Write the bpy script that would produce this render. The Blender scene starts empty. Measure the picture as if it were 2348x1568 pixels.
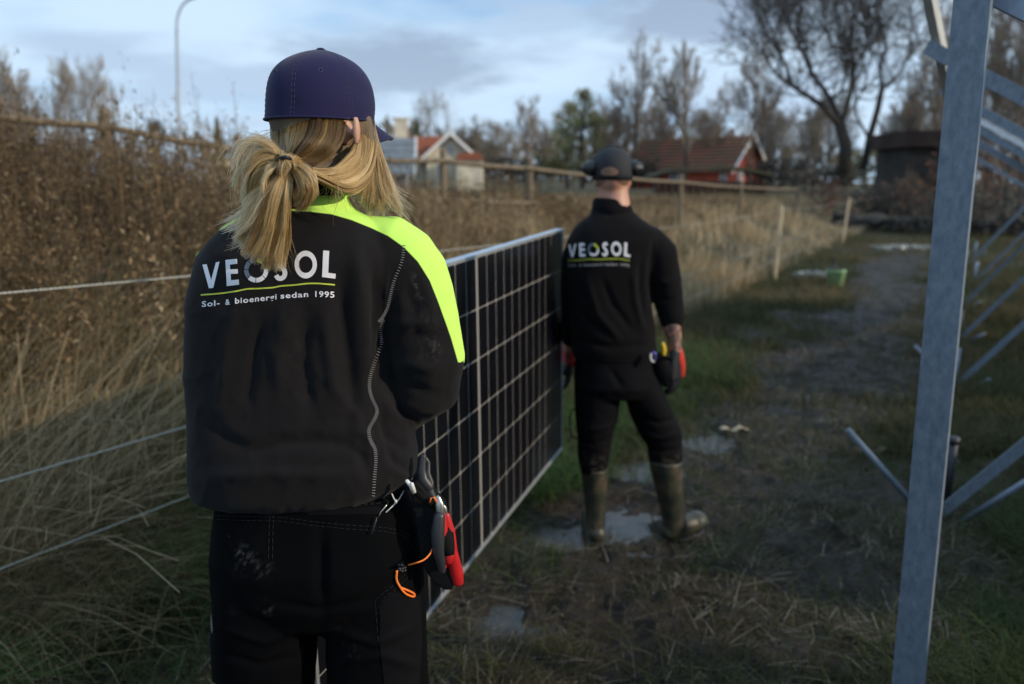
import bpy, bmesh, math, random
import numpy as np
from mathutils import Vector, Matrix
from mathutils.bvhtree import BVHTree

# ------------------------------------------------------------------ camera, sky, sun, exposure
scn = bpy.context.scene
COL = scn.collection
CAM_H = 1.6
FD = 1825.0                                   # focal length in units of a 2347-wide picture
TH = math.atan((784 - 430) / FD)
CT, ST = math.cos(TH), math.sin(TH)
cam_d = bpy.data.cameras.new("camera")
cam = bpy.data.objects.new("camera", cam_d)
COL.objects.link(cam)
cam.location = (0, 0, CAM_H)
cam.rotation_euler = (math.pi / 2 - TH, 0, 0)
cam_d.sensor_width = 36
cam_d.lens = FD / 2347 * 36
cam_d.clip_start = 0.05
cam_d.clip_end = 2000
cam_d.dof.use_dof = True
cam_d.dof.focus_distance = 1.36
cam_d.dof.aperture_fstop = 2.8
scn.camera = cam

SUN_EL = math.radians(21)
SUN_AZ = math.radians(112)                    # clockwise from +Y
sdir = Vector((math.sin(SUN_AZ) * math.cos(SUN_EL), math.cos(SUN_AZ) * math.cos(SUN_EL), math.sin(SUN_EL)))
sun_d = bpy.data.lights.new("sun", 'SUN')
sun_d.energy = 3.2
sun_d.angle = math.radians(1.0)
sun_d.color = (1.0, 0.83, 0.62)
sun = bpy.data.objects.new("sun", sun_d)
COL.objects.link(sun)
sun.rotation_euler = sdir.to_track_quat('Z', 'Y').to_euler()
sun.location = (20, -8, 12)

world = bpy.data.worlds.new("World")
scn.world = world
world.use_nodes = True
wn, wl = world.node_tree.nodes, world.node_tree.links
wn.clear()
w_out = wn.new("ShaderNodeOutputWorld")
w_bg = wn.new("ShaderNodeBackground")
w_bg.inputs["Strength"].default_value = 0.056
sky = wn.new("ShaderNodeTexSky")
sky.sky_type = 'NISHITA'
sky.sun_disc = False
sky.sun_elevation = SUN_EL
sky.sun_rotation = SUN_AZ
sky.air_density = 1.0
sky.dust_density = 0.6
sky.ozone_density = 1.6
tc = wn.new("ShaderNodeTexCoord")
sep = wn.new("ShaderNodeSeparateXYZ")
wl.new(tc.outputs["Generated"], sep.inputs[0])
zz = wn.new("ShaderNodeMath"); zz.operation = 'MAXIMUM'; zz.inputs[1].default_value = 0.0
wl.new(sep.outputs["Z"], zz.inputs[0])
za = wn.new("ShaderNodeMath"); za.operation = 'ADD'; za.inputs[1].default_value = 0.16
wl.new(zz.outputs[0], za.inputs[0])
dx = wn.new("ShaderNodeMath"); dx.operation = 'DIVIDE'; wl.new(sep.outputs["X"], dx.inputs[0]); wl.new(za.outputs[0], dx.inputs[1])
dy = wn.new("ShaderNodeMath"); dy.operation = 'DIVIDE'; wl.new(sep.outputs["Y"], dy.inputs[0]); wl.new(za.outputs[0], dy.inputs[1])
cmb = wn.new("ShaderNodeCombineXYZ"); wl.new(dx.outputs[0], cmb.inputs[0]); wl.new(dy.outputs[0], cmb.inputs[1])


def wnoise(scale, detail, rough, lo, hi, off=(0, 0, 0), stretch=(1, 1, 1)):
    mp = wn.new("ShaderNodeMapping")
    mp.inputs["Location"].default_value = off
    mp.inputs["Scale"].default_value = stretch
    wl.new(cmb.outputs[0], mp.inputs["Vector"])
    n = wn.new("ShaderNodeTexNoise")
    n.inputs["Scale"].default_value = scale
    n.inputs["Detail"].default_value = detail
    n.inputs["Roughness"].default_value = rough
    wl.new(mp.outputs[0], n.inputs["Vector"])
    r = wn.new("ShaderNodeMapRange")
    r.interpolation_type = 'SMOOTHSTEP'
    r.inputs["From Min"].default_value = lo
    r.inputs["From Max"].default_value = hi
    wl.new(n.outputs["Fac"], r.inputs["Value"])
    return r.outputs[0]


def wmix(fac, a, b):
    m = wn.new("ShaderNodeMix"); m.data_type = 'RGBA'
    if isinstance(fac, float): m.inputs[0].default_value = fac
    else: wl.new(fac, m.inputs[0])
    for s, i in ((a, 6), (b, 7)):
        if isinstance(s, tuple): m.inputs[i].default_value = s + (1,)
        else: wl.new(s, m.inputs[i])
    return m.outputs[2]


# thin bright overcast with blue gaps, and a few darker lower clouds
high = wnoise(0.8, 5, 0.5, 0.30, 0.58, (3.2, 1.7, 0), (1.0, 1.25, 1))
blue = wmix(0.72, sky.outputs[0], (6.2, 11.6, 18.6))
dark = wnoise(1.1, 4, 0.55, 0.50, 0.68, (9.4, 2.1, 4.0), (1.0, 1.15, 1))


def cloud_bank(x, y, r, off):
    v = wn.new("ShaderNodeVectorMath"); v.operation = 'DISTANCE'; v.inputs[1].default_value = (x, y, 0)
    wl.new(cmb.outputs[0], v.inputs[0])
    n = wn.new("ShaderNodeTexNoise"); n.inputs["Scale"].default_value = 4.5; n.inputs["Detail"].default_value = 5; n.inputs["Roughness"].default_value = .6
    mp = wn.new("ShaderNodeMapping"); mp.inputs["Location"].default_value = off
    wl.new(cmb.outputs[0], mp.inputs["Vector"]); wl.new(mp.outputs[0], n.inputs["Vector"])
    a = wn.new("ShaderNodeMath"); a.operation = 'MULTIPLY_ADD'; a.inputs[1].default_value = -1.1 * r
    wl.new(n.outputs["Fac"], a.inputs[0]); wl.new(v.outputs["Value"], a.inputs[2])
    m = wn.new("ShaderNodeMapRange"); m.interpolation_type = 'SMOOTHSTEP'
    m.inputs["From Min"].default_value = -.1 * r; m.inputs["From Max"].default_value = .55 * r
    m.inputs["To Min"].default_value = 1; m.inputs["To Max"].default_value = 0
    wl.new(a.outputs[0], m.inputs["Value"]); return m.outputs[0]


hz = wn.new("ShaderNodeMapRange"); hz.inputs["From Min"].default_value = 0.0; hz.inputs["From Max"].default_value = 0.22
hz.inputs["To Min"].default_value = 1.0; hz.inputs["To Max"].default_value = 0.0
wl.new(zz.outputs[0], hz.inputs["Value"])
c1 = wmix(high, blue, (11.8, 15.2, 18.9))
c2 = wmix(dark, c1, (8.6, 11.2, 14.9))
c2 = wmix(cloud_bank(-.45, 3.3, .50, (0, 0, 0)), c2, (6.2, 8.2, 11.2))
c2 = wmix(cloud_bank(.62, 2.7, .42, (5, 2, 0)), c2, (6.5, 8.5, 11.6))
hzm = wn.new("ShaderNodeMath"); hzm.operation = 'MULTIPLY'; hzm.inputs[1].default_value = 0.5
wl.new(hz.outputs[0], hzm.inputs[0])
c3 = wmix(hzm.outputs[0], c2, (11.4, 14.6, 17.8))
wl.new(c3, w_bg.inputs["Color"])
wl.new(w_bg.outputs[0], w_out.inputs[0])

scn.view_settings.view_transform = 'Standard'
scn.view_settings.look = 'None'
scn.view_settings.gamma = 1
scn.view_settings.exposure = 0.0
scn.view_settings.use_curve_mapping = False
scn.render.engine = 'CYCLES'
scn.cycles.use_denoising = True
scn.cycles.max_bounces = 6
scn.cycles.diffuse_bounces = 3
scn.cycles.glossy_bounces = 3
scn.cycles.transmission_bounces = 4
scn.cycles.transparent_max_bounces = 6
scn.cycles.sample_clamp_indirect = 4
scn.render.filter_size = 1.3
scn.render.film_transparent = False

rng = np.random.default_rng(7)
random.seed(7)


# ------------------------------------------------------------------ helpers
def pt(u, v, Y):
    """world point on the sight line through picture point (u, v) at depth Y"""
    a = (u - 1173.5) / FD; b = (784 - v) / FD
    t = Y / (CT + b * ST)
    return Vector((a * t, Y, CAM_H + (-ST + b * CT) * t))


def gp(u, v, z=0.0):
    """point of the plane at height z seen at (u, v)"""
    d = pt(u, v, 1.0) - Vector((0, 0, CAM_H))
    return Vector((0, 0, CAM_H)) + d * ((z - CAM_H) / d.z)


def uv_of(P):
    P = np.asarray(P)
    x, y, z = P[..., 0], P[..., 1], P[..., 2] - CAM_H
    f = y * CT - z * ST
    up = y * ST + z * CT
    return 1173.5 + FD * x / f, 784 - FD * up / f


def tag(o, label=None, cat=None, group=None, kind=None):
    if label: o["label"] = label
    if cat: o["category"] = cat
    if group: o["group"] = group
    if kind: o["kind"] = kind
    return o


def thing(name, label, cat, loc=(0, 0, 0), group=None):
    o = bpy.data.objects.new(name, None)
    o.empty_display_size = 0.1
    COL.objects.link(o)
    o.location = loc
    return tag(o, label, cat, group)


def world_loc(o):
    v = Vector(o.location)
    while o.parent is not None:
        v = o.matrix_parent_inverse.translation + v
        o = o.parent
        v = v + Vector(o.location)
    return v


def adopt(o, parent):
    if parent is not None:
        o.parent = parent
        o.matrix_parent_inverse = Matrix.Translation(-world_loc(parent))
    return o


def obj(name, verts, faces, m=None, parent=None, smooth=False, attrs=None):
    me = bpy.data.meshes.new(name)
    if isinstance(verts, np.ndarray) and isinstance(faces, np.ndarray):
        nv, nf, k = len(verts), len(faces), faces.shape[1]
        me.vertices.add(nv)
        me.vertices.foreach_set("co", verts.astype(np.float32).ravel())
        me.loops.add(nf * k)
        me.loops.foreach_set("vertex_index", faces.astype(np.int32).ravel())
        me.polygons.add(nf)
        me.polygons.foreach_set("loop_start", np.arange(0, nf * k, k, dtype=np.int32))
        me.update(calc_edges=True)
    else:
        me.from_pydata([tuple(v) for v in verts], [], [tuple(f) for f in faces])
        me.update()
    if smooth:
        me.polygons.foreach_set("use_smooth", np.ones(len(me.polygons), dtype=bool))
    for k, a in (attrs or {}).items():
        at = me.attributes.new(k, 'FLOAT', 'POINT')
        at.data.foreach_set("value", np.asarray(a, dtype=np.float32))
    if m: me.materials.append(m)
    o = bpy.data.objects.new(name, me)
    COL.objects.link(o)
    return adopt(o, parent)


class MB:
    """collects shapes, then links them as one mesh"""
    def __init__(s): s.v, s.f = [], []

    def add(s, v, f):
        n = len(s.v)
        s.v += [tuple(p) for p in v]
        s.f += [tuple(i + n for i in q) for q in f]
        return s

    def box(s, c, size, M=None):
        M = M or Matrix.Identity(3)
        c = Vector(c)
        v = [c + M @ Vector((x * size[0] / 2, y * size[1] / 2, z * size[2] / 2)) for z in (-1, 1) for y in (-1, 1) for x in (-1, 1)]
        return s.add(v, [(0, 2, 3, 1), (4, 5, 7, 6), (0, 1, 5, 4), (2, 6, 7, 3), (0, 4, 6, 2), (1, 3, 7, 5)])

    def prism(s, poly, off):
        off = Vector(off); n = len(poly)
        v = [Vector(p) for p in poly] + [Vector(p) + off for p in poly]
        f = [tuple(range(n))[::-1], tuple(range(n, 2 * n))] + [(i, (i + 1) % n, n + (i + 1) % n, n + i) for i in range(n)]
        return s.add(v, f)

    def tube(s, pts, r, n=8, flat=1.0, ref=None, round_ends=False):
        v, f = sweep(pts, r, n, flat, ref, round_ends)
        return s.add(v, f)

    def build(s, name, m, parent=None, smooth=False, bevel=0.0):
        o = obj(name, s.v, s.f, m, parent, smooth)
        if bevel:
            b = o.modifiers.new("bevel", 'BEVEL'); b.width = bevel; b.segments = 2; b.limit_method = 'ANGLE'
        return o


def sweep(pts, r, n=16, flat=1.0, ref=None, round_ends=True):
    """tube along points; r: one radius, or one per point; flat: ratio of the second axis (per point or one)"""
    P = [Vector(p) for p in pts]
    k = len(P)
    R = list(r) if hasattr(r, '__len__') else [r] * k
    F = list(flat) if hasattr(flat, '__len__') else [flat] * k
    ref = Vector(ref) if ref is not None else None
    rings = []
    T = []
    for i in range(k):
        a = P[max(i - 1, 0)]; b = P[min(i + 1, k - 1)]
        T.append((b - a).normalized() if (b - a).length > 1e-9 else Vector((0, 0, 1)))
    if ref is None:
        ref = Vector((0, 0, 1)) if abs(T[0].z) < .9 else Vector((1, 0, 0))
    up = ref
    for i in range(k):
        x = up.cross(T[i])
        if x.length < 1e-6: x = T[i].orthogonal()
        x.normalize(); y = T[i].cross(x).normalized()
        up = y
        rings.append((P[i], x, y, R[i], R[i] * F[i]))
    if round_ends:
        p, x, y, a, b = rings[0]
        st = [(p - T[0] * min(a, b) * math.sin(q), x, y, a * math.cos(q), b * math.cos(q)) for q in (1.45, 1.1, .75, .35)]
        p, x, y, a, b = rings[-1]
        en = [(p + T[-1] * min(a, b) * math.sin(q), x, y, a * math.cos(q), b * math.cos(q)) for q in (.35, .75, 1.1, 1.45)]
        rings = st + rings + en
    V, Fc = [], []
    for (p, x, y, a, b) in rings:
        for j in range(n):
            t = 2 * math.pi * j / n
            V.append(p + x * (a * math.cos(t)) + y * (b * math.sin(t)))
    m = len(rings)
    for i in range(m - 1):
        for j in range(n):
            j2 = (j + 1) % n
            Fc.append((i * n + j, i * n + j2, (i + 1) * n + j2, (i + 1) * n + j))
    Fc.append(tuple(range(n))[::-1]); Fc.append(tuple(range((m - 1) * n, m * n)))
    return V, Fc


def spline(pts, n):
    """Catmull-Rom through points (any dimension), n samples"""
    A = np.asarray([tuple(p) for p in pts], dtype=float)
    if len(A) == 2:
        return A[0] + (A[1] - A[0]) * np.linspace(0, 1, n)[:, None]
    B = np.vstack([2 * A[0] - A[1], A, 2 * A[-1] - A[-2]])
    t = np.linspace(0, len(A) - 1 - 1e-9, n)
    i = t.astype(int); f = (t - i)[:, None]
    p0, p1, p2, p3 = B[i], B[i + 1], B[i + 2], B[i + 3]
    return .5 * ((2 * p1) + (-p0 + p2) * f + (2 * p0 - 5 * p1 + 4 * p2 - p3) * f ** 2 + (-p0 + 3 * p1 - 3 * p2 + p3) * f ** 3)


def loft(rings, n=48):
    """closed loft of horizontal rings (cx, cy, z, rx, ry[, exponent, tilt])"""
    V, F = [], []
    for g in rings:
        cx, cy, z, rx, ry = g[:5]
        e = g[5] if len(g) > 5 else 2.3
        tilt = g[6] if len(g) > 6 else 0
        for j in range(n):
            t = 2 * math.pi * j / n
            c, s = math.cos(t), math.sin(t)
            X = rx * math.copysign(abs(c) ** (2 / e), c)
            V.append(Vector((cx + X, cy + ry * math.copysign(abs(s) ** (2 / e), s), z + tilt * X)))
    m = len(rings)
    for i in range(m - 1):
        for j in range(n):
            F.append((i * n + j, i * n + (j + 1) % n, (i + 1) * n + (j + 1) % n, (i + 1) * n + j))
    F.append(tuple(range(n))[::-1]); F.append(tuple(range((m - 1) * n, m * n)))
    return V, F


def ellipsoid(c, r, R=None, n=20, m=12):
    R = R or Matrix.Identity(3)
    c = Vector(c)
    V, F = [c + R @ Vector((0, 0, -r[2]))], []
    for i in range(1, m):
        a = math.pi * i / m - math.pi / 2
        for j in range(n):
            t = 2 * math.pi * j / n
            V.append(c + R @ Vector((r[0] * math.cos(a) * math.cos(t), r[1] * math.cos(a) * math.sin(t), r[2] * math.sin(a))))
    V.append(c + R @ Vector((0, 0, r[2])))
    for j in range(n):
        F.append((0, 1 + (j + 1) % n, 1 + j))
        F.append((len(V) - 1, len(V) - 1 - n + j, len(V) - 1 - n + (j + 1) % n))
    for i in range(m - 2):
        for j in range(n):
            a = 1 + i * n
            F.append((a + j, a + (j + 1) % n, a + n + (j + 1) % n, a + n + j))
    return V, F


def fuse(mb, voxel, smooth_it=4, sfac=0.5):
    """union of overlapping closed shapes -> one continuous surface (verts, faces, normals arrays)"""
    o = obj("tmp", mb.v, mb.f)
    r = o.modifiers.new("r", 'REMESH'); r.mode = 'VOXEL'; r.voxel_size = voxel
    s = o.modifiers.new("s", 'SMOOTH'); s.factor = sfac; s.iterations = smooth_it
    dg = bpy.context.evaluated_depsgraph_get()
    me = bpy.data.meshes.new_from_object(o.evaluated_get(dg))
    nv = len(me.vertices)
    V = np.empty(nv * 3, dtype=np.float32); me.vertices.foreach_get("co", V); V = V.reshape(-1, 3).astype(float)
    N = np.empty(nv * 3, dtype=np.float32); me.vertices.foreach_get("normal", N); N = N.reshape(-1, 3).astype(float)
    F = [tuple(p.vertices) for p in me.polygons]
    if all(len(f) == 4 for f in F): F = np.array(F, dtype=np.int32)
    bpy.data.objects.remove(o); bpy.data.meshes.remove(me)
    return V, F, N


_rp = rng.random((256, 256))


def vnoise2(x, y):
    xi, yi = np.floor(x).astype(int), np.floor(y).astype(int)
    fx, fy = x - xi, y - yi
    fx = fx * fx * (3 - 2 * fx); fy = fy * fy * (3 - 2 * fy)
    g = lambda a, b: _rp[a & 255, b & 255]
    return (g(xi, yi) * (1 - fx) + g(xi + 1, yi) * fx) * (1 - fy) + (g(xi, yi + 1) * (1 - fx) + g(xi + 1, yi + 1) * fx) * fy


def fbm(x, y, o=4):
    s = 0; a = .5; t = 0
    for i in range(o):
        s = s + a * vnoise2(x + 17.3 * i, y - 9.1 * i); t += a
        x = x * 2.03; y = y * 2.03; a *= .5
    return s / t


def sstep(a, b, x):
    t = np.clip((x - a) / (b - a), 0, 1)
    return t * t * (3 - 2 * t)


# ------------------------------------------------------------------ materials
def mat(name, color, rough=.6, metal=0.0, noise=None, bump=None, coat=0.0, spec=0.5, sheen=0.0, attr=None, trans=0.0, nscale3=None):
    """noise=(scale, colour2, lo, hi); bump=(scale, strength, distance); attr=(attribute, colour2)"""
    m = bpy.data.materials.new(name); m.use_nodes = True
    nt = m.node_tree; N, L = nt.nodes, nt.links
    b = N["Principled BSDF"]
    b.inputs["Base Color"].default_value = tuple(color) + (1,)
    b.inputs["Roughness"].default_value = rough
    b.inputs["Metallic"].default_value = metal
    b.inputs["Specular IOR Level"].default_value = spec
    b.inputs["Coat Weight"].default_value = coat
    b.inputs["Coat Roughness"].default_value = .08
    b.inputs["Sheen Weight"].default_value = sheen
    b.inputs["Sheen Roughness"].default_value = .5
    b.inputs["Transmission Weight"].default_value = trans
    tc = N.new("ShaderNodeTexCoord")
    src = None
    vec = tc.outputs["Object"]
    if nscale3:
        mp = N.new("ShaderNodeMapping"); mp.inputs["Scale"].default_value = nscale3
        L.new(vec, mp.inputs["Vector"]); vec = mp.outputs[0]
    if noise:
        n = N.new("ShaderNodeTexNoise"); n.inputs["Scale"].default_value = noise[0]; n.inputs["Detail"].default_value = 6
        n.inputs["Roughness"].default_value = .62
        L.new(vec, n.inputs["Vector"])
        r = N.new("ShaderNodeMapRange"); r.inputs["From Min"].default_value = noise[2] if len(noise) > 2 else .35
        r.inputs["From Max"].default_value = noise[3] if len(noise) > 3 else .65
        L.new(n.outputs["Fac"], r.inputs["Value"])
        x = N.new("ShaderNodeMix"); x.data_type = 'RGBA'
        x.inputs[6].default_value = tuple(color) + (1,); x.inputs[7].default_value = tuple(noise[1]) + (1,)
        L.new(r.outputs[0], x.inputs[0]); src = x.outputs[2]
        L.new(src, b.inputs["Base Color"])
    if attr:
        a = N.new("ShaderNodeAttribute"); a.attribute_name = attr[0]
        x = N.new("ShaderNodeMix"); x.data_type = 'RGBA'
        if src is None: x.inputs[6].default_value = tuple(color) + (1,)
        else: L.new(src, x.inputs[6])
        x.inputs[7].default_value = tuple(attr[1]) + (1,)
        L.new(a.outputs["Fac"], x.inputs[0]); src = x.outputs[2]
        L.new(src, b.inputs["Base Color"])
    if bump:
        n = N.new("ShaderNodeTexNoise"); n.inputs["Scale"].default_value = bump[0]; n.inputs["Detail"].default_value = 5
        L.new(vec, n.inputs["Vector"])
        bp = N.new("ShaderNodeBump"); bp.inputs["Strength"].default_value = bump[1]
        bp.inputs["Distance"].default_value = bump[2] if len(bump) > 2 else .01
        L.new(n.outputs["Fac"], bp.inputs["Height"]); L.new(bp.outputs[0], b.inputs["Normal"])
    return m


M = {}
M['galv'] = mat("galvanised_steel", (.20, .245, .295), .50, .12, (55, (.10, .135, .18), .30, .72), (120, .45, .0015), nscale3=(1, 1, .5))
M['galv_dark'] = mat("galvanised_steel_weathered", (.27, .33, .42), .5, .45, (14, (.17, .21, .28), .4, .7))
M['alu'] = mat("anodised_aluminium", (.62, .65, .68), .35, .7, (30, (.5, .53, .56), .4, .7))
M['backsheet'] = mat("white_backsheet", (.55, .55, .53), .5)
M['cell'] = mat("solar_cell", (.0028, .0032, .0052), .28, 0, (3, (.0045, .005, .008)), coat=.12, spec=.25)
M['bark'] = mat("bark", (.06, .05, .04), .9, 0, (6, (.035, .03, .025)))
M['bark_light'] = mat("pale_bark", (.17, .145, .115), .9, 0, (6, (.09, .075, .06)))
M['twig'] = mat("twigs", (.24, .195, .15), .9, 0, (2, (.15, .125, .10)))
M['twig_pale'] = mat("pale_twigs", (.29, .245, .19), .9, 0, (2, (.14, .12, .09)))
M['conifer'] = mat("conifer_needles", (.04, .06, .024), .8, 0, (1.2, (.085, .10, .04)))
M['pine'] = mat("pine_needles", (.15, .155, .055), .8, 0, (.8, (.21, .185, .07)))
M['hedge'] = mat("evergreen_leaves", (.05, .06, .025), .8, 0, (1.2, (.11, .10, .045)))
M['wood'] = mat("weathered_wood", (.27, .215, .135), .8, 0, (14, (.17, .13, .08)), (60, .4, .003))
M['stake'] = mat("pale_stake_wood", (.58, .46, .30), .8, 0, (14, (.45, .36, .24)))
M['string'] = mat("white_fence_rope", (.50, .50, .44), .7, 0, (400, (.30, .32, .30)))
M['water'] = mat("puddle_water", (.05, .043, .035), .18, 0, (5, (.025, .022, .018)), (30, .12, .003), spec=.42)

# ------------------------------------------------------------------ ground
def q_of(x, y):
    """metres left of the rope fence line"""
    return ((-3.0 + .545 * y) - x) * .878


def gz(x, y):
    x = np.asarray(x, dtype=float); y = np.asarray(y, dtype=float)
    q = q_of(x, y)
    d = np.hypot(x, y)
    h = .95 * sstep(.2, 4.2, q) * sstep(70, 18, np.abs(x) + 0 * y)
    h = h + .55 * sstep(28, 60, y) + 2.2 * sstep(70, 200, y) + .25 * sstep(2, 10, x - .62 * y)
    h = h + (.10 * (fbm(x * .5, y * .5, 3) - .5)) * sstep(1.5, 4, d)
    return h


def mud_of(x, y):
    q = q_of(x, y)
    w = .66 + .95 * sstep(4.6, 2.4, y)
    wob = (fbm(x * 1.6 + 4, y * 1.6, 3) - .5) * 2.4
    return sstep(w + .35, w - .35, np.abs(q + 1.75 + wob * .6) + .25 * (fbm(x * 7, y * 7, 2) - .5)) * sstep(30, 15, y)


PUDDLES = [(1290, 1232, .17, .085), (1425, 1195, .15, .15), (1470, 1085, .16, .11), (1150, 1420, .15, .085), (1655, 985, .10, .06), (1600, 1010, .2, .08)]
PUD = [(gp(u, v), a, b) for (u, v, a, b) in PUDDLES]


def micro(x, y):
    md = mud_of(x, y)
    n = (fbm(x * 13, y * 13, 4) - .5) * .075 + (fbm(x * 3.2, y * 3.2, 3) - .5) * .08
    z = n * (0.45 + .75 * md)
    for (c, a, b) in PUD:
        e = ((x - c.x) / a) ** 2 + ((y - c.y) / b / 1.6) ** 2
        z = z - (.042) * np.exp(-e * .8) * (.1 + 1.7 * fbm(x * 12 + 2, y * 12, 4))
    return z


def near_fade(x, y):
    return sstep(30, 18, np.hypot(x, y))


def surf(x, y):
    return gz(x, y) + micro(x, y) * near_fade(x, y)


def axis(dense_lo, dense_hi, step, lo, hi):
    a = list(np.arange(dense_lo, dense_hi, step))
    s = step; x = dense_hi
    while x < hi: a.append(x); s *= 1.07; x += s
    s = step; x = dense_lo
    L = []
    while x > lo: s *= 1.07; x -= s; L.append(x)
    return np.array(L[::-1] + a)


ax_ = axis(-1.9, 5.6, .025, -420, 420)
ay_ = axis(1.6, 9.0, .025, -60, 900)
GX, GY = np.meshgrid(ax_, ay_)
gxr, gyr = GX.ravel(), GY.ravel()
gv = np.stack([gxr, gyr, surf(gxr, gyr)], 1)
nx, ny = len(ax_), len(ay_)
idx = np.arange(nx * ny).reshape(ny, nx)
gf = np.stack([idx[:-1, :-1].ravel(), idx[:-1, 1:].ravel(), idx[1:, 1:].ravel(), idx[1:, :-1].ravel()], 1)


def ground_mat():
    m = bpy.data.materials.new("field_soil"); m.use_nodes = True
    N, L = m.node_tree.nodes, m.node_tree.links
    b = N["Principled BSDF"]
    tc = N.new("ShaderNodeTexCoord")

    def noise(sc, det=5, rough=.6):
        n = N.new("ShaderNodeTexNoise"); n.inputs["Scale"].default_value = sc; n.inputs["Detail"].default_value = det
        n.inputs["Roughness"].default_value = rough
        L.new(tc.outputs["Object"], n.inputs["Vector"]); return n.outputs["Fac"]

    def ramp(src, stops):
        r = N.new("ShaderNodeValToRGB")
        while len(r.color_ramp.elements) < len(stops): r.color_ramp.elements.new(.5)
        for e, (p, c) in zip(r.color_ramp.elements, stops): e.position = p; e.color = tuple(c) + (1,)
        L.new(src, r.inputs[0]); return r.outputs[0]

    def mix(f, a, c):
        x = N.new("ShaderNodeMix"); x.data_type = 'RGBA'
        L.new(f, x.inputs[0]); L.new(a, x.inputs[6]); L.new(c, x.inputs[7]); return x.outputs[2]
    mud = ramp(noise(16, 7, .7), [(.3, (.010, .008, .006)), (.48, (.030, .022, .016)), (.62, (.052, .040, .030)), (.75, (.088, .072, .057))])
    grs = ramp(noise(7, 6, .7), [(.3, (.020, .024, .010)), (.5, (.050, .044, .020)), (.72, (.095, .078, .042))])
    far = ramp(noise(.25, 5, .7), [(.35, (.085, .068, .038)), (.5, (.06, .055, .028)), (.7, (.045, .048, .02))])
    am = N.new("ShaderNodeAttribute"); am.attribute_name = "mud"
    af = N.new("ShaderNodeAttribute"); af.attribute_name = "far"
    c = mix(af.outputs["Fac"], mix(am.outputs["Fac"], grs, mud), far)
    L.new(c, b.inputs["Base Color"])
    b.inputs["Specular IOR Level"].default_value = .3
    rr = N.new("ShaderNodeMapRange"); rr.inputs["To Min"].default_value = .85; rr.inputs["To Max"].default_value = .30
    wet = N.new("ShaderNodeMapRange"); wet.inputs["From Min"].default_value = .42; wet.inputs["From Max"].default_value = .62
    wet.inputs["To Min"].default_value = .65; wet.inputs["To Max"].default_value = .16
    L.new(noise(2.6, 6, .7), wet.inputs["Value"]); L.new(wet.outputs[0], rr.inputs["To Max"])
    L.new(am.outputs["Fac"], rr.inputs["Value"]); L.new(rr.outputs[0], b.inputs["Roughness"])
    bp = N.new("ShaderNodeBump"); bp.inputs["Strength"].default_value = 1.0; bp.inputs["Distance"].default_value = .035
    L.new(noise(45, 6, .7), bp.inputs["Height"]); L.new(bp.outputs[0], b.inputs["Normal"])
    return m


ground = obj("ground", gv, gf, ground_mat(), None, True, {"mud": mud_of(gxr, gyr), "far": sstep(16, 40, gyr)})
tag(ground, kind="structure")

for (c, a, b) in PUD:
    tt = np.linspace(0, 6.28, 40); z0 = float(np.percentile(surf(c.x + 1.45 * a * np.cos(tt), c.y + 1.45 * a * 0 + 1.45 * b * 1.6 * np.sin(tt)), 22))
    k = 40
    vs = [(c.x, c.y, z0)] + [(c.x + a * 1.6 * math.cos(2 * math.pi * i / k), c.y + b * 1.6 * 1.6 * math.sin(2 * math.pi * i / k), z0) for i in range(k)]
    tag(obj("puddle", vs, [(0, 1 + i, 1 + (i + 1) % k) for i in range(k)], M['water']), kind="structure")


# ------------------------------------------------------------------ vegetation stuff
def grass_mat(name, stops, rough=.75, trans=.25):
    m = bpy.data.materials.new(name); m.use_nodes = True
    N, L = m.node_tree.nodes, m.node_tree.links
    b = N["Principled BSDF"]
    a = N.new("ShaderNodeAttribute"); a.attribute_name = "tint"
    r = N.new("ShaderNodeValToRGB")
    while len(r.color_ramp.elements) < len(stops): r.color_ramp.elements.new(.5)
    for e, (p, c) in zip(r.color_ramp.elements, stops): e.position = p; e.color = tuple(c) + (1,)
    L.new(a.outputs["Fac"], r.inputs[0]); L.new(r.outputs[0], b.inputs["Base Color"])
    b.inputs["Roughness"].default_value = rough
    b.inputs["Specular IOR Level"].default_value = .25
    t = N.new("ShaderNodeBsdfTranslucent"); L.new(r.outputs[0], t.inputs["Color"])
    x = N.new("ShaderNodeMixShader"); x.inputs[0].default_value = trans
    L.new(b.outputs[0], x.inputs[1]); L.new(t.outputs[0], x.inputs[2])
    L.new(x.outputs[0], N["Material Output"].inputs["Surface"])
    return m


def blades(base, h, w, lean, az, curl, tint, segs=3, tipw=.15):
    """ribbons: base (n,3), height, width, lean = horizontal reach / height, curl 0..1"""
    n = len(base)
    t = np.linspace(0, 1, segs + 1)
    d = np.stack([np.cos(az), np.sin(az), 0 * az], 1)
    sa = az + np.pi / 2 + rng.uniform(-.9, .9, n)
    s = np.stack([np.cos(sa), np.sin(sa), 0 * sa], 1)
    V = np.empty((n, segs + 1, 2, 3))
    for i, tt in enumerate(t):
        hor = (lean * h * tt ** 1.6)[:, None] * d
        zz = h * (tt - curl * tt ** 3 * .8)
        c = base + hor; c[:, 2] += zz
        ww = (w * (1 - (1 - tipw) * tt) * .5)[:, None] * s
        V[:, i, 0] = c - ww; V[:, i, 1] = c + ww
    V = V.reshape(-1, 3)
    b0 = (np.arange(n) * (segs + 1) * 2)[:, None, None]
    k = (np.arange(segs) * 2)[None, :, None]
    F = (b0 + k + np.array([0, 1, 3, 2])[None, None, :]).reshape(-1, 4)
    return V, F, np.repeat(tint, (segs + 1) * 2)


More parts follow.
